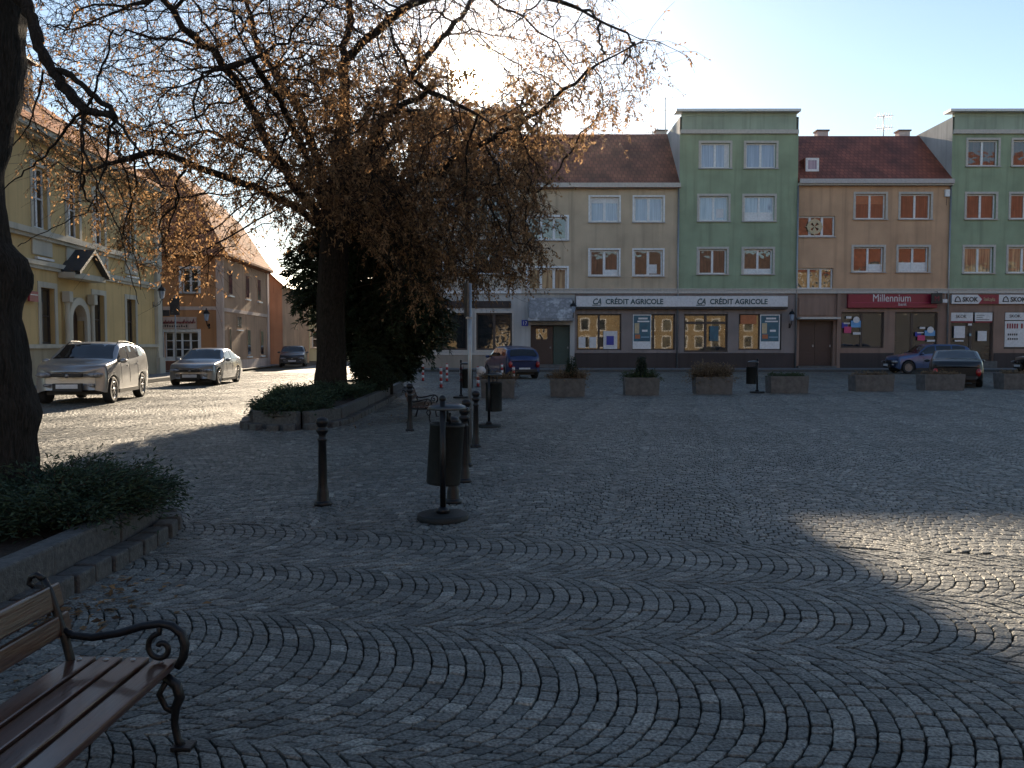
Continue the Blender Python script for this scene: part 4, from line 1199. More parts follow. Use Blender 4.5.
# ------------------------------------------------------------------ houses farther down the side street
def block(name, label, x0, x1, y0, y1, ze, zr, wall, roofm, wins=(), ridge='y', front=True, group=None):
    H = House(name, label, ((x0 + x1) / 2, y0, 0), group)
    ops = [w_ for w_ in wins]
    m = MB(); wall_open(m, x0, x1, 0, ze, y0, ops, depth=.15); shell(m, x0, x1, 0, ze, y0, y1, top=False)
    if ridge == 'y':
        m.poly([(x0, y0, ze), (x1, y0, ze), ((x0 + x1) / 2, y0, zr)]); m.poly([(x1, y1, ze), (x0, y1, ze), ((x0 + x1) / 2, y1, zr)])
    H.part('wall', m, M[wall])
    for o_ in ops: window(H, *o_, y0, 'dark', cols=2, rows=2, fr=.08, sur=.12)
    m = MB()
    if ridge == 'y':
        xm = (x0 + x1) / 2; s = (zr - ze) / (xm - x0); ov = .35
        m.quad((x0 - ov, y0 - ov, ze - s * ov + .06), (xm, y0 - ov, zr + .06), (xm, y1, zr + .06), (x0 - ov, y1, ze - s * ov + .06))
        m.quad((xm, y0 - ov, zr + .06), (x1 + ov, y0 - ov, ze - s * ov + .06), (x1 + ov, y1, ze - s * ov + .06), (xm, y1, zr + .06))
        for sg in (0, 1):
            a = (x0 - ov) if not sg else (x1 + ov)
            m.quad((a, y0 - ov, ze - s * ov - .1), (xm, y0 - ov, zr - .1), (xm, y0 - ov, zr + .06), (a, y0 - ov, ze - s * ov + .06))
    else:
        ym = (y0 + y1) / 2; s = (zr - ze) / (ym - y0); ov = .4
        m.quad((x0, y0 - ov, ze - s * ov), (x1, y0 - ov, ze - s * ov), (x1, ym, zr), (x0, ym, zr)); m.quad((x1, y1 + ov, ze - s * ov), (x0, y1 + ov, ze - s * ov), (x0, ym, zr), (x1, ym, zr))
        m.poly([(x0, y0 - ov, ze - s * ov), (x0, ym, zr), (x0, y1 + ov, ze - s * ov)]); m.poly([(x1, y0 - ov, ze - s * ov), (x1, y1 + ov, ze - s * ov), (x1, ym, zr)])
    H.part('roof', m, M[roofm], uv=True)
    return H
block('house', 'low brown house with sloping roof beyond the orange house', -24, -17.0, 62, 70, 6.0, 9.2, 'orange_side', 'roof')
block('house', 'small pale green gabled house far down the side street', -20.0, -11.0, 76, 88, 4.2, 9.3, 'green_light', 'roof', [(-18.2, -17.2, 1.2, 2.8), (-15.5, -14.5, 1.2, 2.8)])
block('house', 'distant low tan house closing the side street behind the conifer', -12.5, -2, 96, 106, 6.5, 10.5, 'tan', 'roof_red', [(-10, -9, 3.6, 5.2), (-7, -6, 3.6, 5.2)], ridge='x')

# ------------------------------------------------------------------ the sunlit houses the shop windows mirror
def opp(label, x0, x1, y1, ze, zr, wall, roofm):
    return block('house', label, x0, x1, y1 - 9, y1, ze, zr, wall, roofm, ridge='x')
M['lit_yellow'] = plaster('plaster_warm_yellow', (0.24, 0.175, 0.095), stain=.4)
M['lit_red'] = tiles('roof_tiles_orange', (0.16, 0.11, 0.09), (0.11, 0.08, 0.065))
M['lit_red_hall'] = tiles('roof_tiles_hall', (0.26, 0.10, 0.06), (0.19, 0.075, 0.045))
def facade_back(H, x0, x1, y, zs):
    k = 0
    for z in zs:
        xx = x0 + 1.2
        while xx < x1 - 2:
            q = MB(); q.box(xx, xx + 1.5, y + .002, y + .06, z, z + 2.0); f = H.part('window', q, M['white'])
            q = MB(); q.box(xx + .12, xx + 1.38, y + .03, y + .075, z + .12, z + 1.88); H.part('pane', q, P['dark'], f); xx += 2.7
for (lab, x0, x1, y1, ze, zr, wl, rf) in (
        ('sunlit yellow house mirrored in the bank windows', -30, -9.2, -38, 10, 16, 'lit_yellow', 'lit_red'),
        ('sunlit cream house mirrored in the bank shop windows', -9, 18, -36, 9.8, 17, 'lit_yellow', 'lit_red'),
        ('sunlit house mirrored in the windows of the green house', 18.2, 45.5, -38, 9.4, 17.5, 'lit_yellow', 'lit_red'),
        ('tall sunlit town hall with red roof mirrored in the windows', 46, 92, -42, 16, 34, 'lit_yellow', 'lit_red_hall')):
    H = opp(lab, x0, x1, y1, ze, zr, wl, rf)
    facade_back(H, x0, x1, y1, [.9, 3.7, 6.8] + ([9.8, 12.8] if ze > 15 else []))
    if ze > 15:
        q = MB(); q.box(x0, x1, y1 + .003, y1 + .4, 0, 7.5); H.part('base', q, M['black'])  # dark base added out of view, to darken the panes that mirror it
# ------------------------------------------------------------------ bollards
def bollard_prof(h=.85):
    return [(.066, -.02), (.068, .03), (.060, .05), (.057, .12), (.050, .15), (.046, .17), (.044, .20), (.038, h * .72), (.045, h * .735), (.049, h * .75), (.037, h * .765), (.034, h * .80), (.050, h * .825), (.060, h * .845), (.058, h * .865), (.04, h * .885),
            (.043, h * .895), (.058, h * .925), (.062, h * .95), (.054, h * .98), (.035, h * .995), (.012, h)]
pb = MB(); pb.lathe(bollard_prof(), n=20)
def bollard(label, x, y, first=[None]):
    if first[0] is None:
        t = thing('bollard', label, 'bollard', (x, y, 0), 0, 'cast iron bollards')
        pb.build('post', M['iron'], t)
        b = MB(); b.lathe([(.082, -.02), (.084, .02), (.078, .035), (.069, .045)], n=20); b.build('base', M['iron'], t)
        first[0] = t
    else:
        s = first[0]; t = s.copy(); C.objects.link(t); t.location = (x, y, 0); t['label'] = label
        for ch in s.children:
            c = ch.copy(); C.objects.link(c); c.parent = t
    return t
g = lambda px, py: G(px, py)
for lab, px, py in (('lone black bollard in the open left of the nearest bin', 323, 505),
                    ('black bollard right behind the nearest litter bin', 453, 503),
                    ('second black bollard in the row behind the nearest bin', 464.5, 482),
                    ('third black bollard in the row behind the nearest bin', 466.5, 466),
                    ('last black bollard of the row just before the second bin', 476, 447),
                    ('black bollard beside the far park bench', 410, 431)):
    p = g(px, py); bollard(lab, p.x, p.y)

# ------------------------------------------------------------------ litter bins
M['bin'] = mat_noise('bin_dark_slats', (0.008, 0.010, 0.010), (0.016, 0.019, 0.019), scale=20, rough=0.6, spec=.3, bump=.2)
def litter_bin(label, loc, rz, tilt=0, first=[None]):
    t = thing('litter_bin', label, 'litter bin', loc, rz, 'litter bins on the square')
    m = MB(); m.lathe([(.02, -.01), (.225, -.01), (.228, .0), (.226, .046), (.215, .052), (.02, .056)], n=28); m.build('base', M['concrete'] if False else M['bin'], t)
    m = MB(); m.tube([(0, 0, .06), (0, 0, 1.05)], .026, n=12); m.ball((0, 0, 1.07), .032); m.lathe([(.06, .06), (.055, .09), (.03, .11)], n=14); m.build('post', M['iron'], t)
    T = Matrix.Translation((.01, .185, 0)) @ Matrix.Rotation(R(tilt), 4, 'Y')
    m = MB()
    m.lathe([(.13, .285), (.150, .285), (.154, .30), (.156, .81), (.160, .812), (.160, .832), (.146, .832), (.135, .31)], n=28)
    M_ = Matrix.Translation((0, 0, .6)) @ T @ Matrix.Translation((0, 0, -.6)); m.xform(M_); m.build('barrel', M['bin'], t)
    m = MB(); m.lathe([(.17, .965), (.176, .972), (.165, .995), (.11, 1.018), (.02, 1.028)], n=28, cx=.03, cy=.13); m.build('lid', M['metal_dark'], t)
    m = MB(); m.tube([(0, 0, .72), (.02, .08, .72)], .018, n=6); m.tube([(.06, .05, .94), (.06, .05, .84)], .012, n=6); m.tube([(.02, .30, .94), (.02, .30, .84)], .012, n=6); m.build('bracket', M['iron'], t)
    return t
M['metal_dark'] = plain('lid_grey_metal', (0.06, 0.065, 0.07), rough=0.35, metallic=.6)
litter_bin('nearest litter bin with round base and flat domed lid', g(443, 519), 0, tilt=4)
litter_bin('second litter bin standing left of the leftmost planter', g(489, 427), R(-25), 0)
litter_bin('far narrow litter bin behind the sign post', g(461, 398), R(-75), 0)
litter_bin('litter bin among the planters before the first green house', g(757, 393), R(75), 0)

# ------------------------------------------------------------------ sign post seen edge on
p = g(470, 444)
T = thing('sign_post', 'tall grey sign post in the bollard row with sign edge on', 'sign post', p)
m = MB(); m.tube([(0, 0, 0), (0, 0, 2.48)], .032, n=10); m.build('pole', M['metal'], T)
m = MB(); m.box(-.012, .012, -.30, .30, 1.98, 2.5, bev=.004)
m.xform(Matrix.Rotation(R(8), 4, 'Z') @ Matrix.Translation((-.05, 0, 0))); m.build('sign_plate', M['metal_dark'], T)
m = MB(); m.box(-.06, .04, -.03, .03, 1.94, 1.965); m.build('clamp', M['metal'], T)

# ------------------------------------------------------------------ red and white marker posts
M['markred'] = plain('marker_red', (0.42, 0.03, 0.025), rough=.5)
for k, (px, py, lab) in enumerate(((423, 381, 'leftmost red and white marker post at the road'), (441, 388, 'red and white marker post nearest the left planter row'), (447, 381.5, 'red and white marker post just right of the nearest one'),
                   (461, 382, 'red and white marker post behind the far narrow bin'), (478, 387, 'red and white marker post with round plate right of the sign post'), (502, 382, 'whitish marker post in front of the dark blue hatchback'), (513.5, 387, 'red and white marker post right of the leftmost planter'))):
    T = thing('marker_post', lab, 'marker post', g(px, py), 0, 'red and white marker posts')
    for j in range(6):
        m = MB(); z0 = .02 + j * .115
        m.lathe([(.05, z0), (.05, z0 + .1149)], n=10); m.build('red_band' if j % 2 == 0 else 'white_band', M['markred'] if j % 2 == 0 else M['white'], T)
    m = MB(); m.lathe([(.11, 0), (.11, .012), (.06, .0199)], n=12); m.build('foot', M['black'], T)
    m = MB(); m.lathe([(.05, .7101), (.042, .74), (.01, .75)], n=10); m.build('cap', M['markred'], T)
    if px == 478:
        m = MB(); m.lathe([(.01, -.012), (.17, -.012), (.17, .012), (.01, .012)], n=18)
        m.xform(Matrix.Translation((.12, -.07, .58)) @ Matrix.Rotation(R(90), 4, 'X')); m.build('round_plate', M['white'], T)

# ------------------------------------------------------------------ concrete planters
M['soil'] = mat_noise('soil', (0.02, 0.014, 0.01), (0.05, 0.036, 0.026), scale=14, rough=1, bump=.8, bscale=40)
pl = []
for px, py, wpx, lab in ((498, 398, 34, 'leftmost concrete planter beside the second bin'), (568, 397, 35, 'concrete planter before the entrance door'), (642.5, 395.5, 35, 'concrete planter below the first bank window poster'), (714.5, 394.5, 37, 'concrete planter holding a rounded twiggy bush'), (790, 393.5, 38, 'concrete planter right of the far litter bin'), (875, 391.5, 39, 'concrete planter before the blue estate car'), (945, 390.5, 40, 'concrete planter hiding the black saloon rear'), (1024, 389.5, 40, 'concrete planter cut by the right picture edge')):
    p = g(px, py)
    T = thing('planter', lab, 'planter', (p.x, p.y + .33, 0), R(-1.5), 'concrete planters across the square')
    wd = wpx / FOC * p.y
    hw = wd / 2
    m = MB()
    a, b, c, d, hh = hw * .96, .32, hw, .35, .54
    for q in (((-a, -b), (a, -b), (c, -d), (-c, -d)), ((a, -b), (a, b), (c, d), (c, -d)), ((a, b), (-a, b), (-c, d), (c, d)), ((-a, b), (-a, -b), (-c, -d), (-c, d))):
        m.quad((*q[0], 0), (*q[1], 0), (*q[2], hh), (*q[3], hh))
    i = .07
    for q in (((-c, -d), (c, -d), (c - i, -d + i), (-c + i, -d + i)), ((c, -d), (c, d), (c - i, d - i), (c - i, -d + i)), ((c, d), (-c, d), (-c + i, d - i), (c - i, d - i)), ((-c, d), (-c, -d), (-c + i, -d + i), (-c + i, d - i))):
        m.quad((*q[0], hh), (*q[1], hh), (*q[2], hh), (*q[3], hh))
        m.quad((*q[3], hh), (*q[2], hh), (*q[2], hh - .08), (*q[3], hh - .08))
    m.build('box', M['concrete'], T)
    m = MB(); m.quad((-c + i, -d + i, hh - .07), (c - i, -d + i, hh - .07), (c - i, d - i, hh - .07), (-c + i, d - i, hh - .07)); m.build('soil', M['soil'], T)
    pl.append((p.x, p.y + .33, hw))
PLANTERS = pl

# ------------------------------------------------------------------ benches
M['wood'] = mat_noise('varnished_planks', (0.026, 0.009, 0.005), (0.068, 0.023, 0.011), scale=5, rough=0.30, stretch=(14, 0.6, 14), bump=.12, bscale=8, coat=.5)
def arc_pts(c, r0, r1, a0, a1, n=14, x=0.0):
    out = []
    for k in range(n + 1):
        t = k / n; a = R(a0 + (a1 - a0) * t); r_ = r0 + (r1 - r0) * t
        out.append((c[0] + math.cos(a) * r_, c[1] + math.sin(a) * r_))
    return out
def bench(label, loc, rz, length, planks_n=4):
    """local: +x is the front, y along the seat, the end iron at y = 0 and y = -length"""
    t = thing('park_bench', label, 'bench', loc, rz, None)
    xs = [(-.40, -.305), (-.29, -.205), (-.19, -.105), (-.09, 0.0)]
    for k, (a, b) in enumerate(xs):
        m = MB(); z = .325 + (.0 if k < 3 else -.006)
        m.box(a, b, -length + .02, -.02, z - .03, z, bev=.008); m.build('seat_plank', M['wood'], t)
    for (z0, z1, xx, tl) in ((.415, .488, -.425, 10), (.505, .595, -.455, 12)):
        m = MB(); m.box(-.015, .015, -length - .0, .0, -(z1 - z0) / 2, (z1 - z0) / 2, bev=.007)
        m.xform(Matrix.Translation((xx, 0, (z0 + z1) / 2)) @ Matrix.Rotation(R(-tl), 4, 'Y')); m.build('back_plank', M['wood'], t)
    for y in (-.06, -length + .06):
        f = MB()
        tb = lambda pts, r_: f.tube([(px_, y, pz) for px_, pz in pts], r_, n=8)
        # back post with curled top
        tb([(-.43, .0), (-.41, .06), (-.38, .18), (-.375, .29), (-.40, .40), (-.43, .50), (-.455, .58), (-.475, .62)], [.020, .018, .017, .017, .016, .015, .014, .012])
        tb([(-.475, .62), (-.50, .638), (-.525, .63), (-.53, .605), (-.512, .592)], [.012, .012, .011, .010, .008])
        f.box(-.465, -.395, y - .035, y + .035, 0, .016, bev=.004)
        # seat rail
        tb([(-.385, .275), (-.2, .268), (-.02, .272)], .016)
        # front leg: S curve with foot
        tb([(-.035, .27), (.01, .235), (.022, .19), (.005, .15), (.0, .09), (.012, .03), (.03, .0)], [.018, .02, .02, .017, .014, .015, .018])
        tb([(-.02, .262), (-.055, .20), (-.03, .15), (.0, .135)], .012)
        f.box(-.005, .07, y - .035, y + .035, 0, .016, bev=.004)
        o = f.build('end_frame', M['iron'], t)
        # arm with scroll
        f = MB()
        tb([(-.415, .44), (-.37, .415), (-.30, .408), (-.2, .425), (-.11, .452), (-.045, .462), (.0, .452), (.032, .425), (.045, .385), (.038, .34), (.015, .30)], [.012, .014, .015, .015, .015, .015, .016, .017, .018, .017, .014])
        sc = arc_pts((-.045, .372), .055, .012, 95, 500, 30)
        tb([(-.05, .462)] + [(a - .0, b) for a, b in sc], [.012] + [.011] * 31)
        f.build('armrest', M['iron'], t)
        for (xx, zz) in ((-.35, .327), (-.25, .327), (-.15, .327), (-.045, .321)):
            f = MB(); f.lathe([(.010, zz - .002), (.009, zz + .003), (.003, zz + .005)], n=8, cx=xx, cy=y); f.build('bolt', M['metal'], t)
    return t
fp = g(178, 748)
nb = bench('near park bench with varnished planks and black scrolled iron arms', (fp.x - .01, fp.y + .06, 0), R(-1.5), 1.75)
nb.scale = (1.04, 1.0, 1.05)
p = g(432, 420)
bench('far park bench with scrolled iron arm facing the bollards', (p.x, p.y + .9, 0), R(0), 1.5)

# ------------------------------------------------------------------ raised flower beds with granite borders
def bed(label, path, h, wd, step, soilpoly, zsoil, loc, blk=.95):
    t = thing('flower_bed', label, 'flower bed', loc)
    o = Vector(loc)
    def run(pth, off, w_, z0, z1, ln, nm):
        # walk along the path laying blocks
        P_ = [Vector((*p, 0)) for p in pth]
        seg = []
        for a, b in zip(P_[:-1], P_[1:]):
            seg.append((a, b, (b - a).length))
        tot = sum(s[2] for s in seg)
        n = max(1, round(tot / ln))
        def at(dist):
            for a, b, l_ in seg:
                if dist <= l_ + 1e-6: return a + (b - a) * (dist / l_)
                dist -= l_
            return seg[-1][1]
        for k in range(n):
            g_ = .012 if nm == 'kerb_stone' else .026
            a = at(tot * k / n + g_ / 2); b = at(tot * (k + 1) / n - g_ / 2)
            d = (b - a); l_ = d.length
            if l_ < .03: continue
            d.normalize(); nr = Vector((d.y, -d.x, 0))      # to the right of travel = outside
            q = MB()
            jz = random.uniform(-.008, .008); jo = random.uniform(-.01, .01)
            q.box(0, l_, -w_, 0, z0, z1 + jz, bev=.018)
            M4 = Matrix.Translation(a + nr * (off + jo) - o) @ Matrix.Rotation(math.atan2(d.y, d.x) + random.uniform(-.01, .01) * (1 if nm == 'kerb_stone' else 4), 4, 'Z')
            q.xform(M4)
            q.build(nm, kerbst, t)
    run(path, 0, .16, -.02, h, blk, 'kerb_stone')     # box sits to the left-hand inside
    if step: run(path, step, step - .012, -.02, .115, .24, 'step_stone')
    m = MB(); m.poly([(x - o.x, y - o.y, zsoil) for x, y in soilpoly]); m.build('soil', M['soil'], t)
    return t
# ------------------------------------------------------------------ flower beds
bed('near raised flower bed with big granite kerb blocks and a lower step', [(-3.02, .6), (-3.02, 6.5), (-3.09, 6.95), (-3.32, 7.22), (-3.75, 7.34), (-6.6, 7.45)], .30, .16, .165,
    [(-3.0, .4), (-3.0, 6.5), (-3.3, 7.2), (-3.75, 7.36), (-7.5, 7.5), (-7.5, .4)], .22, (-4, 4, 0))
bed('island flower bed round the big tree with granite border and step', [(-6.2, 28.5), (-6.1, 23), (-5.3, 18.2), (-4.95, 16.3), (-4.72, 15.45), (-4.4, 15.12), (-3.95, 15.1), (-3.55, 15.6), (-3.44, 16.5), (-3.55, 21), (-3.72, 28), (-4.2, 29.1), (-5.4, 29.3), (-6.2, 28.5)], .32, .16, .165,
    [(-6.2, 28.5), (-6.1, 23), (-5.3, 18.2), (-4.95, 16.3), (-4.72, 15.45), (-4.4, 15.12), (-3.95, 15.1), (-3.55, 15.6), (-3.44, 16.5), (-3.55, 21), (-3.72, 28), (-4.2, 29.1), (-5.4, 29.3)], .24, (-4.7, 22, 0), blk=1.1)

# ------------------------------------------------------------------ cars
def paint(name, col, metallic=.5, rough=.32):
    m, nt, b = new_mat(name)
    tc = N(nt, 'ShaderNodeTexCoord'); n = N(nt, 'ShaderNodeTexNoise'); n.inputs['Scale'].default_value = 2.5; n.inputs['Detail'].default_value = 6
    L(nt, tc.outputs['Object'], n.inputs['Vector'])
    cr = N(nt, 'ShaderNodeValToRGB'); cr.color_ramp.elements[0].position = .35; cr.color_ramp.elements[1].position = .7
    cr.color_ramp.elements[0].color = (*[c * .82 for c in col], 1); cr.color_ramp.elements[1].color = (*col, 1)
    L(nt, n.outputs['Fac'], cr.inputs['Fac']); L(nt, cr.outputs['Color'], b.inputs['Base Color'])
    b.inputs['Metallic'].default_value = metallic; b.inputs['Roughness'].default_value = rough
    b.inputs['Coat Weight'].default_value = .45; b.inputs['Coat Roughness'].default_value = .06
    return m
CARP = dict(silver=paint('paint_silver', (.34, .345, .355), .5, .3), silver2=paint('paint_silver_cool', (.30, .31, .33), .45, .28), blue=paint('paint_steel_blue', (.055, .10, .22), .4), navy=paint('paint_navy', (.010, .026, .11), .3), black=paint('paint_black', (.012, .013, .016), .2), dark=paint('paint_dark_grey', (.05, .055, .065), .4))
CG = pane_mat('car_glass', (0.018, 0.02, 0.024), ior=1.5)
CLAMP = pane_mat('lamp_glass', (0.42, 0.42, 0.43), stripes=6, tint2=(.12, .12, .13), ior=1.5)
CRED = plain('tail_lamp_red', (0.30, 0.012, 0.012), rough=.15, coat=.5)
TYRE = mat_noise('tyre_rubber', (0.012, 0.012, 0.012), (0.022, 0.022, 0.022), scale=30, rough=.85)
RIM = plain('alloy_rim', (0.20, 0.20, 0.21), rough=.35, metallic=.8)
TRIM = plain('car_black_trim', (0.014, 0.014, 0.015), rough=.55)

def sm(x, pts):
    """piecewise curve with eased knees"""
    xs = np.array([p[0] for p in pts]); ys = np.array([p[1] for p in pts])
    o = 0
    for k, w_ in ((-2, 1), (-1, 2), (0, 3), (1, 2), (2, 1)):
        o = o + w_ * np.interp(np.clip(x + k * .011, 0, 1), xs, ys)
    return o / 9

def car(label, loc, yaw, col, Ln, Wd, top, belt, wheels, wins, screen, rear, r=.32, sill=.24, rails=False, roofw=.30, grille='bars', group='parked cars'):
    """local +x is forward. top, belt: (fraction from the nose, height) curves"""
    t = thing('parked_car', label, 'car', loc, yaw, group)
    n = 120
    T = np.linspace(0, 1, n)
    zt = sm(T, top); zb = np.minimum(sm(T, belt), zt - .02)
    hw = Wd / 2 * (1 - .30 * np.clip((.085 - T) / .085, 0, 1) ** 2.2 - .20 * np.clip((T - .94) / .06, 0, 1) ** 2.2)
    hw *= 1 - .05 * np.clip((.3 - T) / .3, 0, 1) - .03 * np.clip((T - .75) / .25, 0, 1)
    lo = np.full(n, sill) + .07 * np.clip((.05 - T) / .05, 0, 1) + .12 * np.clip((T - .95) / .05, 0, 1)
    ra = r + .055
    for wc in wheels:
        dx = (T - wc) * Ln
        a = np.where(np.abs(dx) < ra, r + np.sqrt(np.maximum(ra * ra - dx * dx, 0)), 0)
        lo = np.maximum(lo, a)
    lo = np.minimum(lo, zb - .06)
    def section(i):
        w, l, b, z = hw[i], lo[i], zb[i], zt[i]
        gh = max(z - b, .02)
        yr = w * .965 - max(.015, gh * roofw)
        mid = sill + (b - sill) * .55
        m1 = max(l + .02, mid)
        pts = [(w * .975, l), (w * 1.0, l + (m1 - l) * .5), (w * 1.0, m1), (w * .985, m1 + (b - m1) * .7), (w * .965, b), (w * .965 + (yr - w * .965) * .5, b + gh * .50), (yr, b + gh * .90), (yr - min(.09, gh * .35), z - gh * .02), (yr * .5, z + .012), (0, z + .018)]
        return pts
    S = [section(i) for i in range(n)]
    X_ = Ln / 2 - T * Ln
    m = MB(); k = len(S[0])
    vid = []
    for i in range(n):
        kn = max(0, 1 - T[i] / .10) * .24; kt = max(0, 1 - (1 - T[i]) / .08) * .14
        zz_ = lambda z: max(0, (z - sill) / max(.2, zt[i] - sill))
        bx = lambda y, z: X_[i] - (kn - kt) * (abs(y) / hw[i]) ** 2.6 - kn * .22 * zz_(z) ** 3
        row = [(bx(y, z), y, z) for y, z in S[i]] + [(bx(y, z), -y, z) for y, z in reversed(S[i][:-1])]
        b0 = len(m.v); m.v += row; vid.append((b0, len(row)))
    for i in range(n - 1):
        a, c = vid[i][0], vid[i + 1][0]; q = vid[i][1]
        for j in range(q - 1):
            m.f.append((a + j, a + j + 1, c + j + 1, c + j)); m.m.append(0); m.sm.append(True)
    m.f.append(tuple(vid[0][0] + j for j in reversed(range(vid[0][1])))); m.m.append(0); m.sm.append(False)
    m.f.append(tuple(vid[-1][0] + j for j in range(vid[-1][1]))); m.m.append(0); m.sm.append(False)
    body = m.build('body', CARP[col], t)
    mdf = body.modifiers.new('edge', 'EDGE_SPLIT') if False else None
    # underbody
    m = MB(); m.box(-Ln / 2 + .35, Ln / 2 - .48, -Wd / 2 + .24, Wd / 2 - .24, sill - .06, .58); m.build('underbody', TRIM, t)
    m = MB()
    for s in (1, -1): m.box(Ln / 2 - (wheels[1]) * Ln + ra + .02, Ln / 2 - wheels[0] * Ln - ra - .02, s * (Wd / 2 - .10), s * (Wd / 2 + .004), sill - .05, sill + .05)
    for s_ in (0,): pass
    # sills are two pieces: one part each
    for s in (1, -1):
        q = MB(); q.box(Ln / 2 - (wheels[1]) * Ln + ra + .02, Ln / 2 - wheels[0] * Ln - ra - .02, s * (Wd / 2 - .10), s * (Wd / 2 + .004), sill - .05, sill + .05); q.build('sill_trim', TRIM, t)
    def ev(tt):
        i = tt * (n - 1); a = int(min(n - 2, max(0, math.floor(i)))); f = i - a
        return [((p[0] * (1 - f) + q[0] * f), (p[1] * (1 - f) + q[1] * f)) for p, q in zip(S[a], S[a + 1])]
    xof = lambda tt: Ln / 2 - tt * Ln
    # side glass
    for (a, b) in wins:
        for s in (1, -1):
            m = MB(); nn = 12
            rows = []
            for j in range(nn + 1):
                tt = a + (b - a) * j / nn
                p = ev(tt)
                lo_, hi_ = p[4], p[6]
                md = p[5]
                rr = []
                for v in (.14, .5, .93):
                    if v < .5: y = lo_[0] + (md[0] - lo_[0]) * v * 2; z = lo_[1] + (md[1] - lo_[1]) * v * 2
                    else: y = md[0] + (hi_[0] - md[0]) * (v - .5) * 2; z = md[1] + (hi_[1] - md[1]) * (v - .5) * 2
                    rr.append((xof(tt), s * (y + .007), z + .002))
                rows.append(rr)
            for j in range(nn):
                for v in range(2):
                    q = [rows[j][v], rows[j + 1][v], rows[j + 1][v + 1], rows[j][v + 1]]
                    m.quad(*(q if s < 0 else q[::-1]), smooth=True)
            m.build('side_window', CG, t)
    def top_patch(a, b, nm, inset):
        m = MB(); nn = 10; rows = []
        for j in range(nn + 1):
            tt = a + (b - a) * j / nn
            p = ev(tt); ye = p[7][0] - inset
            ze = p[7][1] + .004
            rows.append([(xof(tt), ye * f, (ze * abs(f) + (p[9][1] + .004) * (1 - abs(f))) + .006) for f in (-1, -.5, 0, .5, 1)])
        for j in range(nn):
            for v in range(4): m.quad(rows[j][v], rows[j + 1][v], rows[j + 1][v + 1], rows[j][v + 1], smooth=True)
        return m.build(nm, CG, t)
    top_patch(*screen, 'windscreen', .03)
    top_patch(*rear, 'rear_window', .05)
    for tt in (wins[0][0] + .035, wins[0][1] + .008, wins[1][1] - .012):
        p = ev(tt)
        for s in (1, -1):
            m = MB(); m.tube([(xof(tt), s * (p[k_][0] - .001), p[k_][1]) for k_ in (1, 2, 3, 4)], .0055, n=4); m.build('door_seam', TRIM, t)
    # wheels
    for wc in wheels:
        for s in (1, -1):
            x, y = xof(wc), s * (Wd / 2 - .11)
            wroot = None
            m = MB(); m.lathe([(r * .62, -.10), (r * .93, -.105), (r, -.085), (r, .085), (r * .93, .105), (r * .63, .10), (r * .62, .055), (.02, .05)], n=28)
            MM = Matrix.Translation((x, y, r)) @ Matrix.Rotation(R(90) * -s, 4, 'X')
            m.xform(MM); wl = m.build('wheel', TYRE, t)
            m = MB()
            m.lathe([(r * .635, .06), (r * .64, .102), (r * .60, .104), (r * .585, .062)], n=28); m.lathe([(r * .17, .06), (r * .15, .098), (.01, .10)], n=16)
            for q in range(7):
                st = len(m.v)
                m.box(-.02, .02, r * .14, r * .60, .076, .098)
                m.xform(Matrix.Rotation(2 * math.pi * q / 7, 4, 'Z'), st)
            m.xform(MM); m.build('rim', RIM, wl)
    # lamps, grille, plates, mirrors
    p0 = ev(.012); zb0, w0 = p0[4][1], p0[2][0]
    nose = Ln / 2
    for s in (1, -1):
        pz = ev(.05)
        m = MB(); m.ball((nose - .22, s * (pz[3][0] - .20), zb0 - .075), 1, scale=(.19, .20, .070), seg=18); m.build('headlight', CLAMP, t)
        q = ev(.985)
        m = MB(); m.ball((-nose + .06, s * (q[3][0] - .06), q[4][1] - .17), 1, scale=(.085, .095, .15), seg=14); m.build('tail_light', CRED, t)
        wa = wins[0][0]
        pm = ev(wa + .012)
        m = MB(); m.ball((xof(wa + .012), s * (pm[4][0] + .10), pm[4][1] + .07), 1, scale=(.07, .11, .065), seg=12); m.build('mirror', CARP[col], t)
        m = MB(); m.ball((nose - .14, s * (w0 * .80), sill + .20), 1, scale=(.06, .08, .045), seg=12); m.build('fog_lamp', CLAMP, t)
    m = MB(); m.box(nose - .10, nose - .004, -w0 * .55, w0 * .55, zb0 - .12, zb0 - .02, bev=.02); gr = m.build('grille', TRIM, t)
    m = MB(); m.lathe([(.005, 0), (.055, 0), (.05, .012), (.005, .014)], n=14); m.xform(Matrix.Translation((nose - .004, 0, zb0 - .09)) @ Matrix.Rotation(R(90), 4, 'Y')); m.build('badge', RIM, gr)
    m = MB(); m.box(nose - .12, nose + .004, -w0 * .52, w0 * .52, sill + .04, sill + .25, bev=.02); m.build('lower_intake', TRIM, t)
    m = MB(); m.box(nose, nose + .016, -.26, .26, sill + .12, sill + .23, bev=.004); m.build('licence_plate', M['signwhite'], t)
    zr = ev(.985)[4][1]
    m = MB(); m.box(-nose - .014, -nose + .01, -.26, .26, zr - .42, zr - .31, bev=.004); m.build('licence_plate', M['signwhite'], t)
    m = MB(); m.box(-nose - .02, -nose + .12, -Wd / 2 * .72, Wd / 2 * .72, sill + .06, sill + .20, bev=.02); m.build('rear_bumper', TRIM, t)
    for s in (1, -1):
        for wa, wb in wins[:2]:
            tt = wb - .02; p = ev(tt)
            m = MB(); m.box(xof(tt) - .02, xof(tt) + .13, s * (p[3][0] - .004), s * (p[3][0] + .022), p[3][1] - .01, p[3][1] + .018, bev=.006); m.build('door_handle', CARP[col], t)
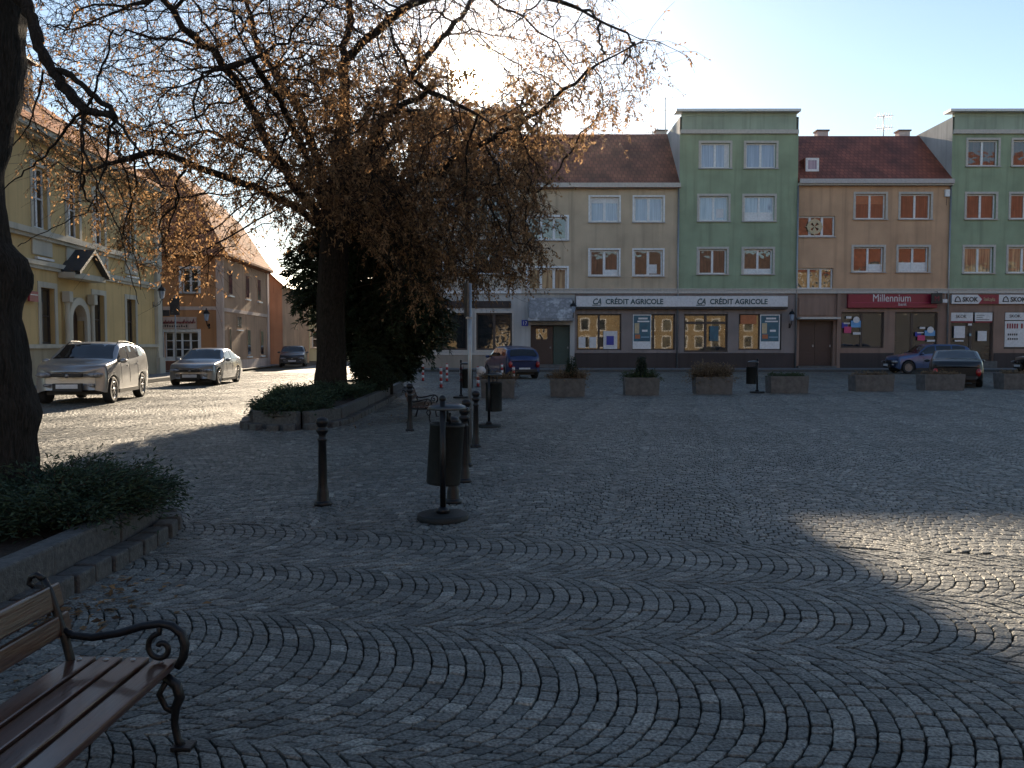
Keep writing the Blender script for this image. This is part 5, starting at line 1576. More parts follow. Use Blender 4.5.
    if rails:
        for s in (1, -1):
            pr = [ev(a) for a in (.42, .5, .65, .8, .88)]
            m = MB(); m.tube([(xof(a), s * (p[7][0] - .02), p[7][1] + (.0 if k in (0, 4) else .05)) for k, (a, p) in enumerate(zip((.42, .5, .65, .8, .88), pr))], .011, n=6); m.build('roof_rail', TRIM, t)
    return t

SUVT = [(0, .80), (.02, .93), (.06, 1.0), (.24, 1.10), (.27, 1.13), (.43, 1.54), (.51, 1.60), (.66, 1.58), (.82, 1.50), (.91, 1.38), (.97, 1.14), (.99, 1.02), (1, .90)]
SUVB = [(0, .78), (.03, .90), (.25, 1.02), (.6, 1.08), (.86, 1.18), (.95, 1.16), (1, .88)]
car('silver compact off-roader parked facing the camera by the yellow house', (-11.55, 23.15, 0), R(-90 + 8.2), 'silver', 4.2, 1.80, SUVT, SUVB, (.185, .79), [(.30, .50), (.515, .70), (.715, .83)], (.28, .435), (.885, .955), r=.345, sill=.30, rails=True, roofw=.26)
CPT = [(0, .62), (.02, .72), (.06, .79), (.30, .93), (.33, .96), (.47, 1.33), (.54, 1.385), (.66, 1.37), (.86, 1.02), (.95, .98), (.985, .9), (1, .72)]
CPB = [(0, .60), (.03, .70), (.3, .86), (.6, .90), (.9, .92), (1, .70)]
car('silver low coupe parked behind the off-roader near the orange house', (-12.0, 32.9, 0), R(-90 + 4), 'silver2', 4.55, 1.74, CPT, CPB, (.18, .78), [(.37, .58), (.595, .76)], (.335, .475), (.69, .85), r=.32, sill=.20, roofw=.36)
SDT = [(0, .62), (.02, .74), (.06, .82), (.28, .96), (.31, .99), (.43, 1.37), (.5, 1.43), (.68, 1.42), (.83, 1.08), (.95, 1.03), (.985, .96), (1, .74)]
SDB = [(0, .60), (.03, .72), (.3, .90), (.6, .93), (.9, .97), (1, .72)]
car('dark blue car with bright roof far down the sunlit side street', (-15.3, 58.5, 0), R(-90 + 12), 'dark', 4.5, 1.75, SDT, SDB, (.19, .79), [(.35, .53), (.545, .72)], (.315, .435), (.70, .82), r=.31)
HBT = [(0, .66), (.02, .76), (.06, .84), (.22, .95), (.25, .98), (.40, 1.40), (.48, 1.46), (.78, 1.44), (.90, 1.32), (.975, .98), (.99, .9), (1, .75)]
HBB = [(0, .64), (.03, .74), (.3, .90), (.6, .94), (.95, .98), (1, .74)]
car('dark blue small hatchback seen from behind near the entrance door', (-.05, 38.6, 0), R(90 + 19), 'navy', 3.75, 1.64, HBT, HBB, (.19, .82), [(.29, .52), (.535, .74), (.755, .87)], (.255, .405), (.90, .968), r=.29)
EST = [(0, .62), (.02, .74), (.06, .82), (.28, .96), (.31, .99), (.42, 1.37), (.49, 1.44), (.80, 1.43), (.91, 1.34), (.975, 1.0), (.99, .92), (1, .74)]
be = car('steel blue estate car parked sideways before Millennium bank', (22.0, 44.3, 0), R(180), 'blue', 4.35, 1.72, EST, SDB, (.19, .79), [(.33, .51), (.525, .70), (.715, .87)], (.305, .42), (.915, .968), r=.31)
bs = car('black saloon seen from behind at the right planters', (16.75, 31.6, 0), R(64), 'black', 4.6, 1.78, SDT, SDB, (.19, .79), [(.35, .53), (.545, .72)], (.315, .435), (.70, .82), r=.32)
car('dark car cut by the right edge below the SKOK sign', (28.6, 43.8, 0), R(180), 'black', 4.2, 1.72, HBT, HBB, (.19, .80), [(.29, .52), (.535, .74), (.755, .87)], (.255, .405), (.90, .968), r=.31)
be.scale = (1, 1, 1.07); bs.scale = (.97, .97, .93)
# ------------------------------------------------------------------ trees
def bark_mat(name, c1, c2, sc=6, bump=1.0):
    m, nt, b = new_mat(name)
    tc = N(nt, 'ShaderNodeTexCoord')
    mp = N(nt, 'ShaderNodeMapping'); mp.inputs['Scale'].default_value = (1, 1, .22); L(nt, tc.outputs['Object'], mp.inputs['Vector'])
    n = N(nt, 'ShaderNodeTexNoise'); n.inputs['Scale'].default_value = sc * 4; n.inputs['Detail'].default_value = 10; n.inputs['Distortion'].default_value = 1.2; L(nt, mp.outputs['Vector'], n.inputs['Vector'])
    n2 = N(nt, 'ShaderNodeTexNoise'); n2.inputs['Scale'].default_value = sc * 11; n2.inputs['Detail'].default_value = 6; L(nt, mp.outputs['Vector'], n2.inputs['Vector'])
    mu = N(nt, 'ShaderNodeMath', operation='MULTIPLY'); L(nt, n.outputs['Fac'], mu.inputs[0]); L(nt, n2.outputs['Fac'], mu.inputs[1])
    cr = N(nt, 'ShaderNodeValToRGB'); cr.color_ramp.elements[0].position = .14; cr.color_ramp.elements[1].position = .40
    cr.color_ramp.elements[0].color = (*c1, 1); cr.color_ramp.elements[1].color = (*c2, 1)
    L(nt, mu.outputs[0], cr.inputs['Fac']); L(nt, cr.outputs['Color'], b.inputs['Base Color'])
    b.inputs['Roughness'].default_value = .95; b.inputs['Specular IOR Level'].default_value = .2
    bp = N(nt, 'ShaderNodeBump'); bp.inputs['Strength'].default_value = bump; bp.inputs['Distance'].default_value = .05
    L(nt, mu.outputs[0], bp.inputs['Height']); L(nt, bp.outputs['Normal'], b.inputs['Normal'])
    return m
BARK = bark_mat('bark', (.010, .008, .006), (.040, .032, .026))
TWIG = plain('twig_bark', (.05, .032, .022), rough=.9, spec=.2)
LEAF = leaf_mat('brown_leaves', (.085, .050, .030), (.46, .275, .135), trans=.62)
YEW = leaf_mat('yew_needles', (.012, .022, .012), (.035, .055, .028), trans=.15)
JUN = leaf_mat('juniper_needles', (.015, .030, .018), (.055, .085, .045), trans=.2)
DRY = leaf_mat('dry_plants', (.09, .06, .04), (.28, .20, .12), trans=.35)
GRN = leaf_mat('planter_green', (.02, .04, .018), (.07, .10, .04), trans=.3)

def leaves_at(Pos, Dir, Len, Wid, rng):
    """one lozenge per leaf"""
    n = len(Pos)
    r_ = rng.normal(size=(n, 3))
    s = np.cross(Dir, r_); s /= np.maximum(np.linalg.norm(s, axis=1, keepdims=True), 1e-6)
    nrm = np.cross(s, Dir)
    L_ = Len[:, None]; w = Wid[:, None]
    mid = Pos + Dir * L_ * .45 + nrm * w * .18
    V = np.stack([Pos, mid + s * w * .5, Pos + Dir * L_, mid - s * w * .5], 1)
    return V.reshape(-1, 3), (np.arange(n)[:, None] * 4 + np.array([0, 1, 2, 3])[None])

def tubes_np(lines, radii, sides=3):
    """many polylines with the same point count -> one array of tube quads. lines (n, k, 3), radii (n, k)"""
    n, k, _ = lines.shape
    T = np.gradient(lines, axis=1); T /= np.maximum(np.linalg.norm(T, axis=2, keepdims=True), 1e-6)
    ref = np.where(np.abs(T[..., 2:3]) < .9, np.array([0, 0, 1.0]), np.array([1.0, 0, 0]))
    a = np.cross(T, ref); a /= np.maximum(np.linalg.norm(a, axis=2, keepdims=True), 1e-6)
    b = np.cross(T, a)
    an = np.arange(sides) * 2 * np.pi / sides
    V = lines[:, :, None, :] + radii[:, :, None, None] * (a[:, :, None, :] * np.cos(an)[None, None, :, None] + b[:, :, None, :] * np.sin(an)[None, None, :, None])
    V = V.reshape(-1, 3)
    base = (np.arange(n) * k * sides)[:, None, None] + (np.arange(k - 1) * sides)[None, :, None]
    j = np.arange(sides); j2 = (j + 1) % sides
    q = np.stack([base + j, base + j2, base + sides + j2, base + sides + j], -1).reshape(-1, 4)
    return V, q

def grow(seeds, attract, step, kill, infl, rng, iters=160, droop=0.0):
    """space colonisation from ready limbs. seeds: list of polylines; first points may join earlier ones"""
    nodes = []; parent = []
    for pl_ in seeds:
        last = -1
        if nodes:
            d = np.linalg.norm(np.array(nodes) - np.array(pl_[0]), axis=1)
            last = int(d.argmin())
        for a, b in zip(pl_[:-1], pl_[1:]):
            a, b = np.array(a, float), np.array(b, float)
            nseg = max(1, int(np.linalg.norm(b - a) / step))
            for q in range(nseg):
                p = a + (b - a) * (q + 1) / nseg
                nodes.append(p + rng.normal(size=3) * step * .12); parent.append(last); last = len(nodes) - 1
    A = np.array(attract, float)
    N_ = np.array(nodes)
    near = np.full(len(A), -1); nd = np.full(len(A), 1e9)
    def update(lo):
        nonlocal near, nd
        B = np.array(nodes[lo:])
        for c in range(0, len(B), 400):
            D = np.linalg.norm(A[:, None, :] - B[None, c:c + 400], axis=2)
            j = D.argmin(1); dm = D[np.arange(len(A)), j]
            better = dm < nd
            nd = np.where(better, dm, nd); near = np.where(better, j + lo + c, near)
    update(0)
    for it in range(iters):
        if len(A) == 0: break
        ok = nd < infl
        if not ok.any(): break
        grow_ids = np.unique(near[ok])
        lo = len(nodes)
        NA = np.array(nodes)
        for g_ in grow_ids:
            sel = ok & (near == g_)
            d = A[sel] - NA[g_]
            d /= np.maximum(np.linalg.norm(d, axis=1, keepdims=True), 1e-6)
            v = d.mean(0) + rng.normal(size=3) * .18 + np.array([0, 0, -droop])
            v /= max(np.linalg.norm(v), 1e-6)
            nodes.append(NA[g_] + v * step); parent.append(int(g_))
        update(lo)
        keep = nd > kill
        A = A[keep]; nd = nd[keep]; near = near[keep]
    return np.array(nodes), np.array(parent)

def pipe_radii(parent, tip=.011, e=2.3):
    n = len(parent); acc = np.zeros(n); kids = np.zeros(n, int)
    order = range(n - 1, -1, -1)
    for i in order:
        if acc[i] == 0: acc[i] = tip ** e
        p = parent[i]
        if p >= 0: acc[p] += acc[i]; kids[p] += 1
    return acc ** (1 / e), kids

def branch_mesh(nodes, parent, rad, root_r, name, mat, troot, trunk_pts, trunk_r, nside=7):
    mb = MB()
    n = len(nodes)
    ch = [[] for _ in range(n)]
    for i, p in enumerate(parent):
        if p >= 0: ch[p].append(i)
    started = np.zeros(n, bool)
    loc = np.array(troot.location)
    # chains: follow the thickest child
    starts = [(i, parent[i]) for i in range(n) if parent[i] < 0]
    stack = list(starts)
    while stack:
        i, p = stack.pop()
        pts = []; rs = []
        if p >= 0: pts.append(nodes[p]); rs.append(min(rad[p], rad[i] * 1.15))
        while True:
            pts.append(nodes[i]); rs.append(rad[i])
            if not ch[i]: break
            c = sorted(ch[i], key=lambda q: -rad[q])
            for q in c[1:]: stack.append((q, i))
            i = c[0]
        if len(pts) < 2: continue
        rs[-1] *= .6
        r0 = max(rs)
        mb.tube([Vector(p_ - loc) for p_ in pts], rs, n=8 if r0 > .08 else (5 if r0 > .025 else 3), cap=False)
    # trunk
    k = 26; nn = 28
    ring0 = len(mb.v)
    zs = np.linspace(0, 1, k)
    tp = np.array(trunk_pts); tr = np.array(trunk_r)
    tt = np.linspace(0, 1, len(tp))
    rr_ = random.Random(5)
    lumps = [(rr_.uniform(0, 6.28), rr_.uniform(.1, .9), rr_.uniform(.08, .2)) for _ in range(9)]
    for a in range(k):
        c = np.array([np.interp(zs[a], tt, tp[:, q]) for q in range(3)]); r_ = np.interp(zs[a], tt, tr)
        for j in range(nn):
            an = 2 * math.pi * j / nn
            f = 1 + .06 * math.sin(an * 3 + zs[a] * 3) + .045 * math.sin(an * 7 + zs[a] * 5) + .02 * math.sin(an * 12 - zs[a] * 9)
            for (la, lz, lh) in lumps:
                da = math.cos(an - la)
                f += lh * max(0, da) ** 6 * math.exp(-((zs[a] - lz) / .05) ** 2)
            f += .35 * max(0, 1 - zs[a] / .10) ** 2 * (.6 + .4 * math.sin(an * 5))
            mb.v.append((c[0] + math.cos(an) * r_ * f - loc[0], c[1] + math.sin(an) * r_ * f - loc[1], c[2] - loc[2]))
    for a in range(k - 1):
        for j in range(nn):
            j2 = (j + 1) % nn
            mb.f.append((ring0 + a * nn + j, ring0 + a * nn + j2, ring0 + (a + 1) * nn + j2, ring0 + (a + 1) * nn + j)); mb.m.append(0); mb.sm.append(True)
    return mb.build(name, mat, troot)

# --- the big brown-leaved tree in the island bed
rng = np.random.default_rng(11)
TX, TY = -4.62, 21.0
BT = thing('broadleaf_tree', 'big spreading tree with brown autumn leaves in the island bed', 'tree', (TX, TY, 0))
def TP(px, py, dy=0.0): return tuple(W(px, py, TY + dy))
fork = TP(334, 238)
trunk_pts = [(TX, TY, .1), tuple(W(331, 360, TY)), tuple(W(330, 300, TY)), fork, tuple(W(338, 190, TY)), tuple(W(343, 130, TY))]
trunk_r = [.42, .35, .33, .34, .26, .20]
limbs = [
    [fork, TP(341, 150), TP(345, 60), TP(352, -40), TP(350, -120)],
    [fork, TP(300, 195, -.6), TP(268, 140, -1.4), TP(243, 90, -2.2), TP(214, 52, -3), TP(195, 38, -3.6), TP(162, -5, -4)],
    [fork, TP(318, 165, 1), TP(298, 105, 1.6), TP(262, 55, 2.4), TP(240, -20, 3)],
    [fork, TP(372, 150, .8), TP(402, 88, 1.4), TP(440, 40, 2), TP(478, -10, 2.4)],
    [fork, TP(400, 190, -1), TP(470, 150, -2), TP(540, 110, -2.8), TP(600, 62, -3.3), TP(648, 40, -3.6)],
    [fork, TP(282, 196, -1.2), TP(216, 172, -2.2), TP(150, 152, -3), TP(105, 165, -3.4)],
    [TP(346, 60), TP(400, 8, -1.5), TP(470, -14, -2.6), TP(560, 2, -3.2), TP(640, 38, -3.6), TP(676, 52, -3.6)],
    [fork, TP(420, 196, 1.6), TP(500, 182, 2.2), TP(540, 192, 2.4)],
    [fork, TP(350, 180, -2.2), TP(385, 120, -3.6), TP(430, 90, -4.4), TP(490, 120, -4.9)],
    [fork, TP(310, 200, 2.4), TP(270, 160, 3.8), TP(210, 130, 4.6), TP(160, 140, 5)],
    [fork, TP(360, 170, 2.6), TP(420, 120, 4), TP(500, 110, 5), TP(555, 140, 5.2)],
    [fork, TP(310, 170, -2.2), TP(280, 100, -3.8), TP(250, 60, -4.8), TP(200, 75, -5.4)],
]
att = []
def crown_ok(x, y, z):
    # px-like extents in metres round the trunk
    dx = x - TX; dy = (y - TY)
    if z < 2.9 or z > 13.2: return False
    e = (dx / (8.3 if dx > 0 else 7.0)) ** 2 + (dy / 6.0) ** 2 + ((z - 7.2) / (6.0 if z > 7.2 else 4.9)) ** 2
    if e > 1: return False
    # right side: the low mass ends earlier than the high boughs
    if dx > 5.3 and z < 7.2: return False
    if dx > 5.0 and z < 3.6: return False
    # open under the middle
    if abs(dx) < 1.7 and z < 4.2: return False
    if -3.3 < dx < -1.2 and z < 5.4: return False
    # crown thinned along the line to the sun, shaped so its glare shows
    if (x + .9) ** 2 + (z - 8.1) ** 2 < .75 and rng.random() < .8: return False
    return True
while len(att) < 11000:
    x = TX + rng.uniform(-7.4, 8.6); y = TY + rng.uniform(-6, 6); z = rng.uniform(2.6, 13.4)
    if not crown_ok(x, y, z): continue
    dx = x - TX
    dens = 1.0
    if z > 8.2: dens = .50
    if dx > 1.0 and z > 8.0: dens = .40
    if dx > 4.8 and z > 6.5: dens = .35
    if dx < -2 and z < 8.5: dens = .62
    if 0.5 < dx < 6.9 and 3.4 < z < 7.6: dens = 1.35
    if rng.random() * 1.35 < dens: att.append((x, y, z))
nodes, par = grow(limbs, att, .30, .40, 2.4, rng, iters=120, droop=.12)
rad, kids = pipe_radii(par, tip=.0105, e=2.25)
rad = np.minimum(rad, .23)
print('tree nodes', len(nodes), 'max rad', rad.max())
branch_mesh(nodes, par, rad, .3, 'trunk', BARK, BT, trunk_pts, trunk_r)

def twigs_and_leaves(nodes, par, rad, kids, rng, root, nt=(2, 4), tl=(.45, 1.15), thr=.022, leaf_fn=None, nl=8, leaf_len=(.055, .11), leaf_w=(.022, .040), out=.6, fall=1.0):
    ids = np.where(rad < thr)[0]
    cnt = rng.integers(nt[0], nt[1] + 1, len(ids))
    src = np.repeat(ids, cnt)
    n = len(src)
    P0 = nodes[src]
    pd = nodes[src] - nodes[np.maximum(par[src], 0)]
    pd /= np.maximum(np.linalg.norm(pd, axis=1, keepdims=True), 1e-6)
    d = pd * .5 + rng.normal(size=(n, 3)) * out
    d[:, 2] = d[:, 2] * .7 - .1
    d /= np.maximum(np.linalg.norm(d, axis=1, keepdims=True), 1e-6)
    ln = rng.uniform(*tl, n)
    K = 5
    pts = [P0]; cur = P0.copy(); dd = d.copy()
    for k in range(K - 1):
        dd = dd + np.array([0, 0, -.28 * fall]) + rng.normal(size=(n, 3)) * .16
        dd /= np.linalg.norm(dd, axis=1, keepdims=True)
        cur = cur + dd * (ln / (K - 1))[:, None]
        pts.append(cur.copy())
    lines = np.stack(pts, 1)
    rr_ = np.linspace(.0050, .0024, K)[None] * np.ones((n, 1))
    loc = np.array(root.location)
    TV, TQ = tubes_np(lines - loc, rr_, 3)
    # leaves hang along the outer two thirds of every twig
    keepn = leaf_fn(lines[:, -1]) if leaf_fn else np.ones(n)
    num = rng.poisson(nl * keepn)
    s2 = np.repeat(np.arange(n), num); m_ = len(s2)
    f = rng.uniform(.25, 1.0, m_) * (K - 1)
    i0 = np.minimum(f.astype(int), K - 2); fr = (f - i0)[:, None]
    LP = lines[s2, i0] * (1 - fr) + lines[s2, i0 + 1] * fr + rng.normal(size=(m_, 3)) * .02
    LD = rng.normal(size=(m_, 3)) * .8 + np.array([0, 0, -.9]); LD /= np.linalg.norm(LD, axis=1, keepdims=True)
    LV, LQ = leaves_at(LP - loc, LD, rng.uniform(*leaf_len, m_), rng.uniform(*leaf_w, m_), rng)
    return TV, TQ, LV, LQ, m_

def lf(p):
    dx = p[:, 0] - TX; z = p[:, 2]
    v = np.ones(len(p))
    v *= np.where(z > 7.2, .38, 1.0) * np.where((dx < -1) & (z > 5.0), .6, 1.0)
    v *= np.where((dx > 0.3) & (z > 7.6) & (dx < 5.5), .5, 1.0)
    v *= np.where((dx < -1.2) & (z > 5.5) & (dx > -3.2), .55, 1.0)
    v *= np.where((dx > .2) & (dx < 6.6) & (z < 7.4), 1.8, 1.0)
    v *= np.where((p[:, 0] + .9) ** 2 + (z - 8.1) ** 2 < 1.3, .25, 1.0)  # leaves thinned on the sun line too, to let the glare through
    # leaves come in clumps
    c = np.sin(p[:, 0] * 2.3 + 1) * np.sin(p[:, 1] * 1.9 + 2) * np.sin(z * 2.6) 
    v *= np.clip(.7 + 2.2 * c, .05, 2.6)
    return v
TV, TQ, LV, LQ, nl_ = twigs_and_leaves(nodes, par, rad, kids, rng, BT, nt=(1, 4), leaf_fn=lf, nl=10, fall=.75, leaf_len=(.06, .13), leaf_w=(.028, .050))
T2, Q2, L2, LQ2, n2_ = twigs_and_leaves(nodes, par, np.where((rng.random(len(rad)) < .4) & (nodes[:, 0] < TX + 4.0), rad, 9), kids, rng, BT, nt=(1, 2), tl=(.8, 2.0), thr=.05, nl=1.5, out=.35, fall=.12)
TV = np.concatenate([TV, T2]); TQ = np.concatenate([TQ, Q2 + len(TV) - len(T2)])
LV = np.concatenate([LV, L2]); LQ = np.concatenate([LQ, LQ2 + len(LV) - len(L2)]); nl_ += n2_
tw = np_mesh('twigs', TV, TQ, TWIG, BT)
np_mesh('crown', LV, LQ, LEAF, BT, tone=np.repeat(rng.random(nl_), 4))
print('twig quads', len(TQ), 'leaves', nl_)

# --- the leaning dark trunk at the left edge with its drooping limb
NT = thing('broadleaf_tree', 'dark gnarled trunk leaning at the left edge with drooping bare limb', 'tree', (-4.42, 6.8, 0))
edge = [(510, 44), (470, 40), (440, 37), (415, 40), (380, 33), (345, 28), (315, 22), (300, 25), (288, 32), (272, 33), (258, 28), (245, 12), (200, 5), (170, 4), (150, 11), (125, 14), (100, 22), (60, 25), (20, 25), (0, 28), (-60, 34), (-160, 45)]
mb = MB(); nn = 36; rows = []
cx0, cy0 = -4.42, 6.8
for py, px in edge:
    p = W(px, py, 6.8)
    lean = (p.z - 1.5) * .035
    t_ = p.x / 6.8
    rows.append((p.z, (t_ * 6.8 - cx0 - lean) / (.84 - .54 * t_), lean))
rows[0] = (.12, rows[0][1] * 1.05, rows[0][2])
# resample finely and roughen the outline
zz = np.array([r_[0] for r_ in rows]); rr_ = np.array([r_[1] for r_ in rows]); ll = np.array([r_[2] for r_ in rows])
zs = np.linspace(zz[0], zz[-1], 90)
ra_ = np.interp(zs, zz, rr_); la_ = np.interp(zs, zz, ll)
from mathutils import noise as mnoise
avg = np.convolve(np.pad(ra_, 12, 'edge'), np.ones(25) / 25, 'valid')
for a in range(len(zs)):
    for j in range(nn):
        an = 2 * math.pi * j / nn
        # the traced knobs sit on the side to the square; elsewhere the girth is smoother
        wgt = max(0, math.cos(an - .57)) ** 1.5
        r_ = ra_[a] * wgt + avg[a] * (1 - wgt)
        r_ *= 1 + .05 * mnoise.noise((math.cos(an) * 2.2, math.sin(an) * 2.2, zs[a] * 2.5)) + .05 * mnoise.noise((math.cos(an) * 7, math.sin(an) * 7, zs[a] * 6)) + .02 * math.sin(an * 11 + zs[a] * 2)
        r_ *= 1 + .30 * max(0, 1 - (zs[a] - .1) / .5) ** 2 * (.5 + .5 * math.sin(an * 4 + 1)) * (1 - wgt)
        mb.v.append((la_[a] + math.cos(an) * r_, math.sin(an) * r_, zs[a]))
for a in range(len(zs) - 1):
    for j in range(nn):
        j2 = (j + 1) % nn
        mb.f.append((a * nn + j, a * nn + j2, (a + 1) * nn + j2, (a + 1) * nn + j)); mb.m.append(0); mb.sm.append(True)
mb.build('trunk', BARK, NT)
def NP_(px, py, d=6.5): return W(px, py, d) - Vector((cx0, cy0, 0))
lim = MB()
def limb(pts, r0, r1, d0=6.6, d1=6.2, n=7):
    k = len(pts)
    P3 = [NP_(x, y, d0 + (d1 - d0) * i / (k - 1)) for i, (x, y) in enumerate(pts)]
    # finer, a little crooked
    out = [P3[0]]
    for a, b in zip(P3[:-1], P3[1:]):
        for q in range(1, 5):
            out.append(a + (b - a) * q / 4 + Vector((random.gauss(0, 1), random.gauss(0, 1), random.gauss(0, 1))) * (b - a).length * .035)
    rs = [(r0 + (r1 - r0) * i / (len(out) - 1)) * random.uniform(.86, 1.14) for i in range(len(out))]
    lim.tube(out, rs, n=n, cap=True)
    return out
main = limb([(10, -8), (26, 3), (34, 25), (40, 48), (52, 71), (66, 88), (78, 104), (85, 110)], .050, .034)
limb([(85, 110), (98, 113), (108, 114), (116, 119)], .030, .022, 6.2, 6.1)
limb([(52, 71), (64, 71), (78, 82), (96, 97), (110, 108), (116, 119)], .026, .018, 6.4, 6.1)
limb([(116, 119), (128, 136), (140, 152), (152, 170), (166, 190)], .012, .005, 6.1, 5.8)
limb([(116, 119), (110, 128), (108, 150), (104, 172), (95, 196)], .014, .005, 6.1, 6.3)
limb([(85, 110), (82, 125), (84, 150), (92, 172), (104, 200), (118, 226)], .013, .004, 6.2, 6.0)
limb([(85, 110), (81, 130), (82, 160), (80, 192)], .009, .004, 6.2, 6.2)
limb([(82, 112), (70, 122), (58, 140), (44, 156), (24, 172), (4, 188)], .013, .004, 6.2, 6.5)
limb([(43, 72), (40, 88), (34, 110), (26, 130), (12, 146)], .010, .004, 6.5, 6.6)
limb([(85, 110), (92, 98), (97, 84), (104, 60), (112, 30)], .011, .006, 6.2, 6.0)
limb([(95, 196), (88, 212), (60, 224), (34, 238), (18, 246)], .005, .003, 6.3, 6.4)
limb([(118, 226), (124, 250), (132, 278), (138, 305)], .004, .0025, 6.0, 6.0)
limb([(108, 172), (130, 215), (134, 250), (140, 290)], .004, .0025, 6.2, 6.0)
# limbs rising out of the picture
ups = []
for (dx, dy, dz, r_) in ((1.6, 1.2, 3.4, .16), (-1.6, .8, 3.6, .17), (.2, -1.8, 3.2, .14), (.3, .4, 4.6, .2), (2.6, -.4, 2.2, .10)):
    P3 = [Vector((.2, 0, 4.6)), Vector((dx * .35, dy * .35, 5.2 + dz * .25)), Vector((dx * .7, dy * .7, 5.4 + dz * .6)), Vector((dx * 1.2, dy * 1.2, 5.6 + dz))]
    lim.tube(P3, [r_, r_ * .8, r_ * .55, r_ * .25], n=9); ups.append([tuple(p + Vector((cx0, cy0, 0))) for p in P3])
lim.build('limbs', BARK, NT)
rng2 = np.random.default_rng(5)
a2 = []
while len(a2) < 900:
    v = rng2.normal(size=3); v /= np.linalg.norm(v); v *= rng2.random() ** .4
    x, y, z = cx0 + v[0] * 4.2, cy0 + v[1] * 4.0, 8.0 + v[2] * 3.0
    if z > 4.9: a2.append((x, y, z))
n2, p2 = grow(ups, a2, .32, .5, 2.5, rng2, iters=60, droop=.1)
r2, k2 = pipe_radii(p2, tip=.009)
r2 = np.minimum(r2, .08)
TV, TQ, LV, LQ, m2 = twigs_and_leaves(n2, p2, r2, k2, rng2, NT, nt=(1, 2), nl=4, leaf_fn=lambda p: np.where(p[:, 2] > 4.6, 1.0, .5))
mbb = MB()
np_mesh('crown', LV, LQ, LEAF, NT, tone=np.repeat(rng2.random(m2), 4))
lines = np.stack([n2[np.maximum(p2, 0)], n2], 1) - np.array(NT.location)
BV, BQ = tubes_np(lines, np.stack([r2, r2], 1), 4)
np_mesh('twigs', np.concatenate([TV, BV]), np.concatenate([TQ, BQ + len(TV)]), TWIG, NT)
# leaves and twiglets on the visible drooping limb
# ------------------------------------------------------------------ evergreens and planting
def sprays(rng, starts, dirs, lens, per_m, needle, wid, loc, droop=.3, spread=.5, stem=.008, flat=.35):
    """feathery boughs: curved stems set with small needle sprays on both sides"""
    n = len(starts); K = 7
    cur = starts.copy(); dd = dirs.copy(); pts = [cur.copy()]
    for k in range(K - 1):
        dd = dd + np.array([0, 0, -droop / K]) + rng.normal(size=(n, 3)) * .09
        dd /= np.linalg.norm(dd, axis=1, keepdims=True)
        cur = cur + dd * (lens / (K - 1))[:, None]; pts.append(cur.copy())
    lines = np.stack(pts, 1)
    SV, SQ = tubes_np(lines - loc, np.linspace(stem, stem * .35, K)[None] * np.ones((n, 1)), 3)
    num = np.maximum(6, (lens * per_m).astype(int))
    s2 = np.repeat(np.arange(n), num); m_ = len(s2)
    f = rng.uniform(.08, 1, m_) * (K - 1); i0 = np.minimum(f.astype(int), K - 2); fr = (f - i0)[:, None]
    P_ = lines[s2, i0] * (1 - fr) + lines[s2, i0 + 1] * fr
    T = lines[s2, i0 + 1] - lines[s2, i0]; T /= np.maximum(np.linalg.norm(T, axis=1, keepdims=True), 1e-6)
    side = np.cross(T, np.array([0, 0, 1.0])); side /= np.maximum(np.linalg.norm(side, axis=1, keepdims=True), 1e-6)
    sg = np.where(rng.random(m_) < .5, -1, 1)[:, None]
    P_ = P_ + side * sg * rng.uniform(0, .10, (m_, 1)) * spread * 1.6 + rng.normal(size=(m_, 3)) * .03
    D = T * .7 + side * sg * rng.uniform(.3, 1.1, (m_, 1)) * spread * 2 + rng.normal(size=(m_, 3)) * flat
    D /= np.linalg.norm(D, axis=1, keepdims=True)
    LV, LQ = leaves_at(P_ - loc, D, rng.uniform(*needle, m_), rng.uniform(*wid, m_), rng)
    return SV, SQ, LV, LQ, np.repeat(np.clip(rng.normal(.45, .25, m_) + .25 * (f / (K - 1) - .5), 0, 1), 4)

# dark yew behind the tree
rng = np.random.default_rng(21)
CXY = np.array([-3.7, 23.9])
YT = thing('conifer_tree', 'dark green bushy conifer just behind the big tree trunk', 'tree', (*CXY, 0))
m = MB(); m.tube([(0, 0, .1), (.05, 0, 2), (0, .05, 4.5), (0, 0, 6.9)], [.30, .24, .14, .02], n=10)
for k in range(40):
    z = random.uniform(.9, 6.0); an = random.uniform(0, 6.28); l_ = .7 + 1.0 * (1 - z / 7)
    m.tube([(0, 0, z), (math.cos(an) * l_ * .5, math.sin(an) * l_ * .5, z + .12), (math.cos(an) * l_, math.sin(an) * l_, z)], [.035, .02, .01], n=4)
m.build('trunk', BARK, YT)
n = 1500
z = rng.uniform(.75, 6.9, n) 
az = rng.uniform(0, 2 * np.pi, n)
lobe_ = 1 + .22 * np.sin(az * 3 + z * 1.1) + .15 * np.sin(az * 5 - z * 2)
prof = np.interp(z, [.6, 1.2, 2.2, 3, 4.6, 5.8, 7.0], [.8, 1.1, 1.75, 2.1, 1.7, .9, .2]) * lobe_
r0 = prof * rng.uniform(.15, .62, n)
lx = -.42 * np.clip((z - 1.8) / 1.6, 0, 1)
st = np.stack([CXY[0] + lx + np.cos(az) * r0, CXY[1] + np.sin(az) * r0, z + .15], 1)
di = np.stack([np.cos(az), np.sin(az), rng.uniform(-.1, .35, n)], 1); di /= np.linalg.norm(di, axis=1, keepdims=True)
ln = np.clip(prof - r0, .35, 2.0)
SV, SQ, LV, LQ, tn = sprays(rng, st, di, ln, 75, (.11, .24), (.03, .06), np.array([*CXY, 0]), droop=1.1, spread=.6)
np_mesh('boughs', SV, SQ, TWIG, YT); np_mesh('crown', LV, LQ, YEW, YT, tone=tn)

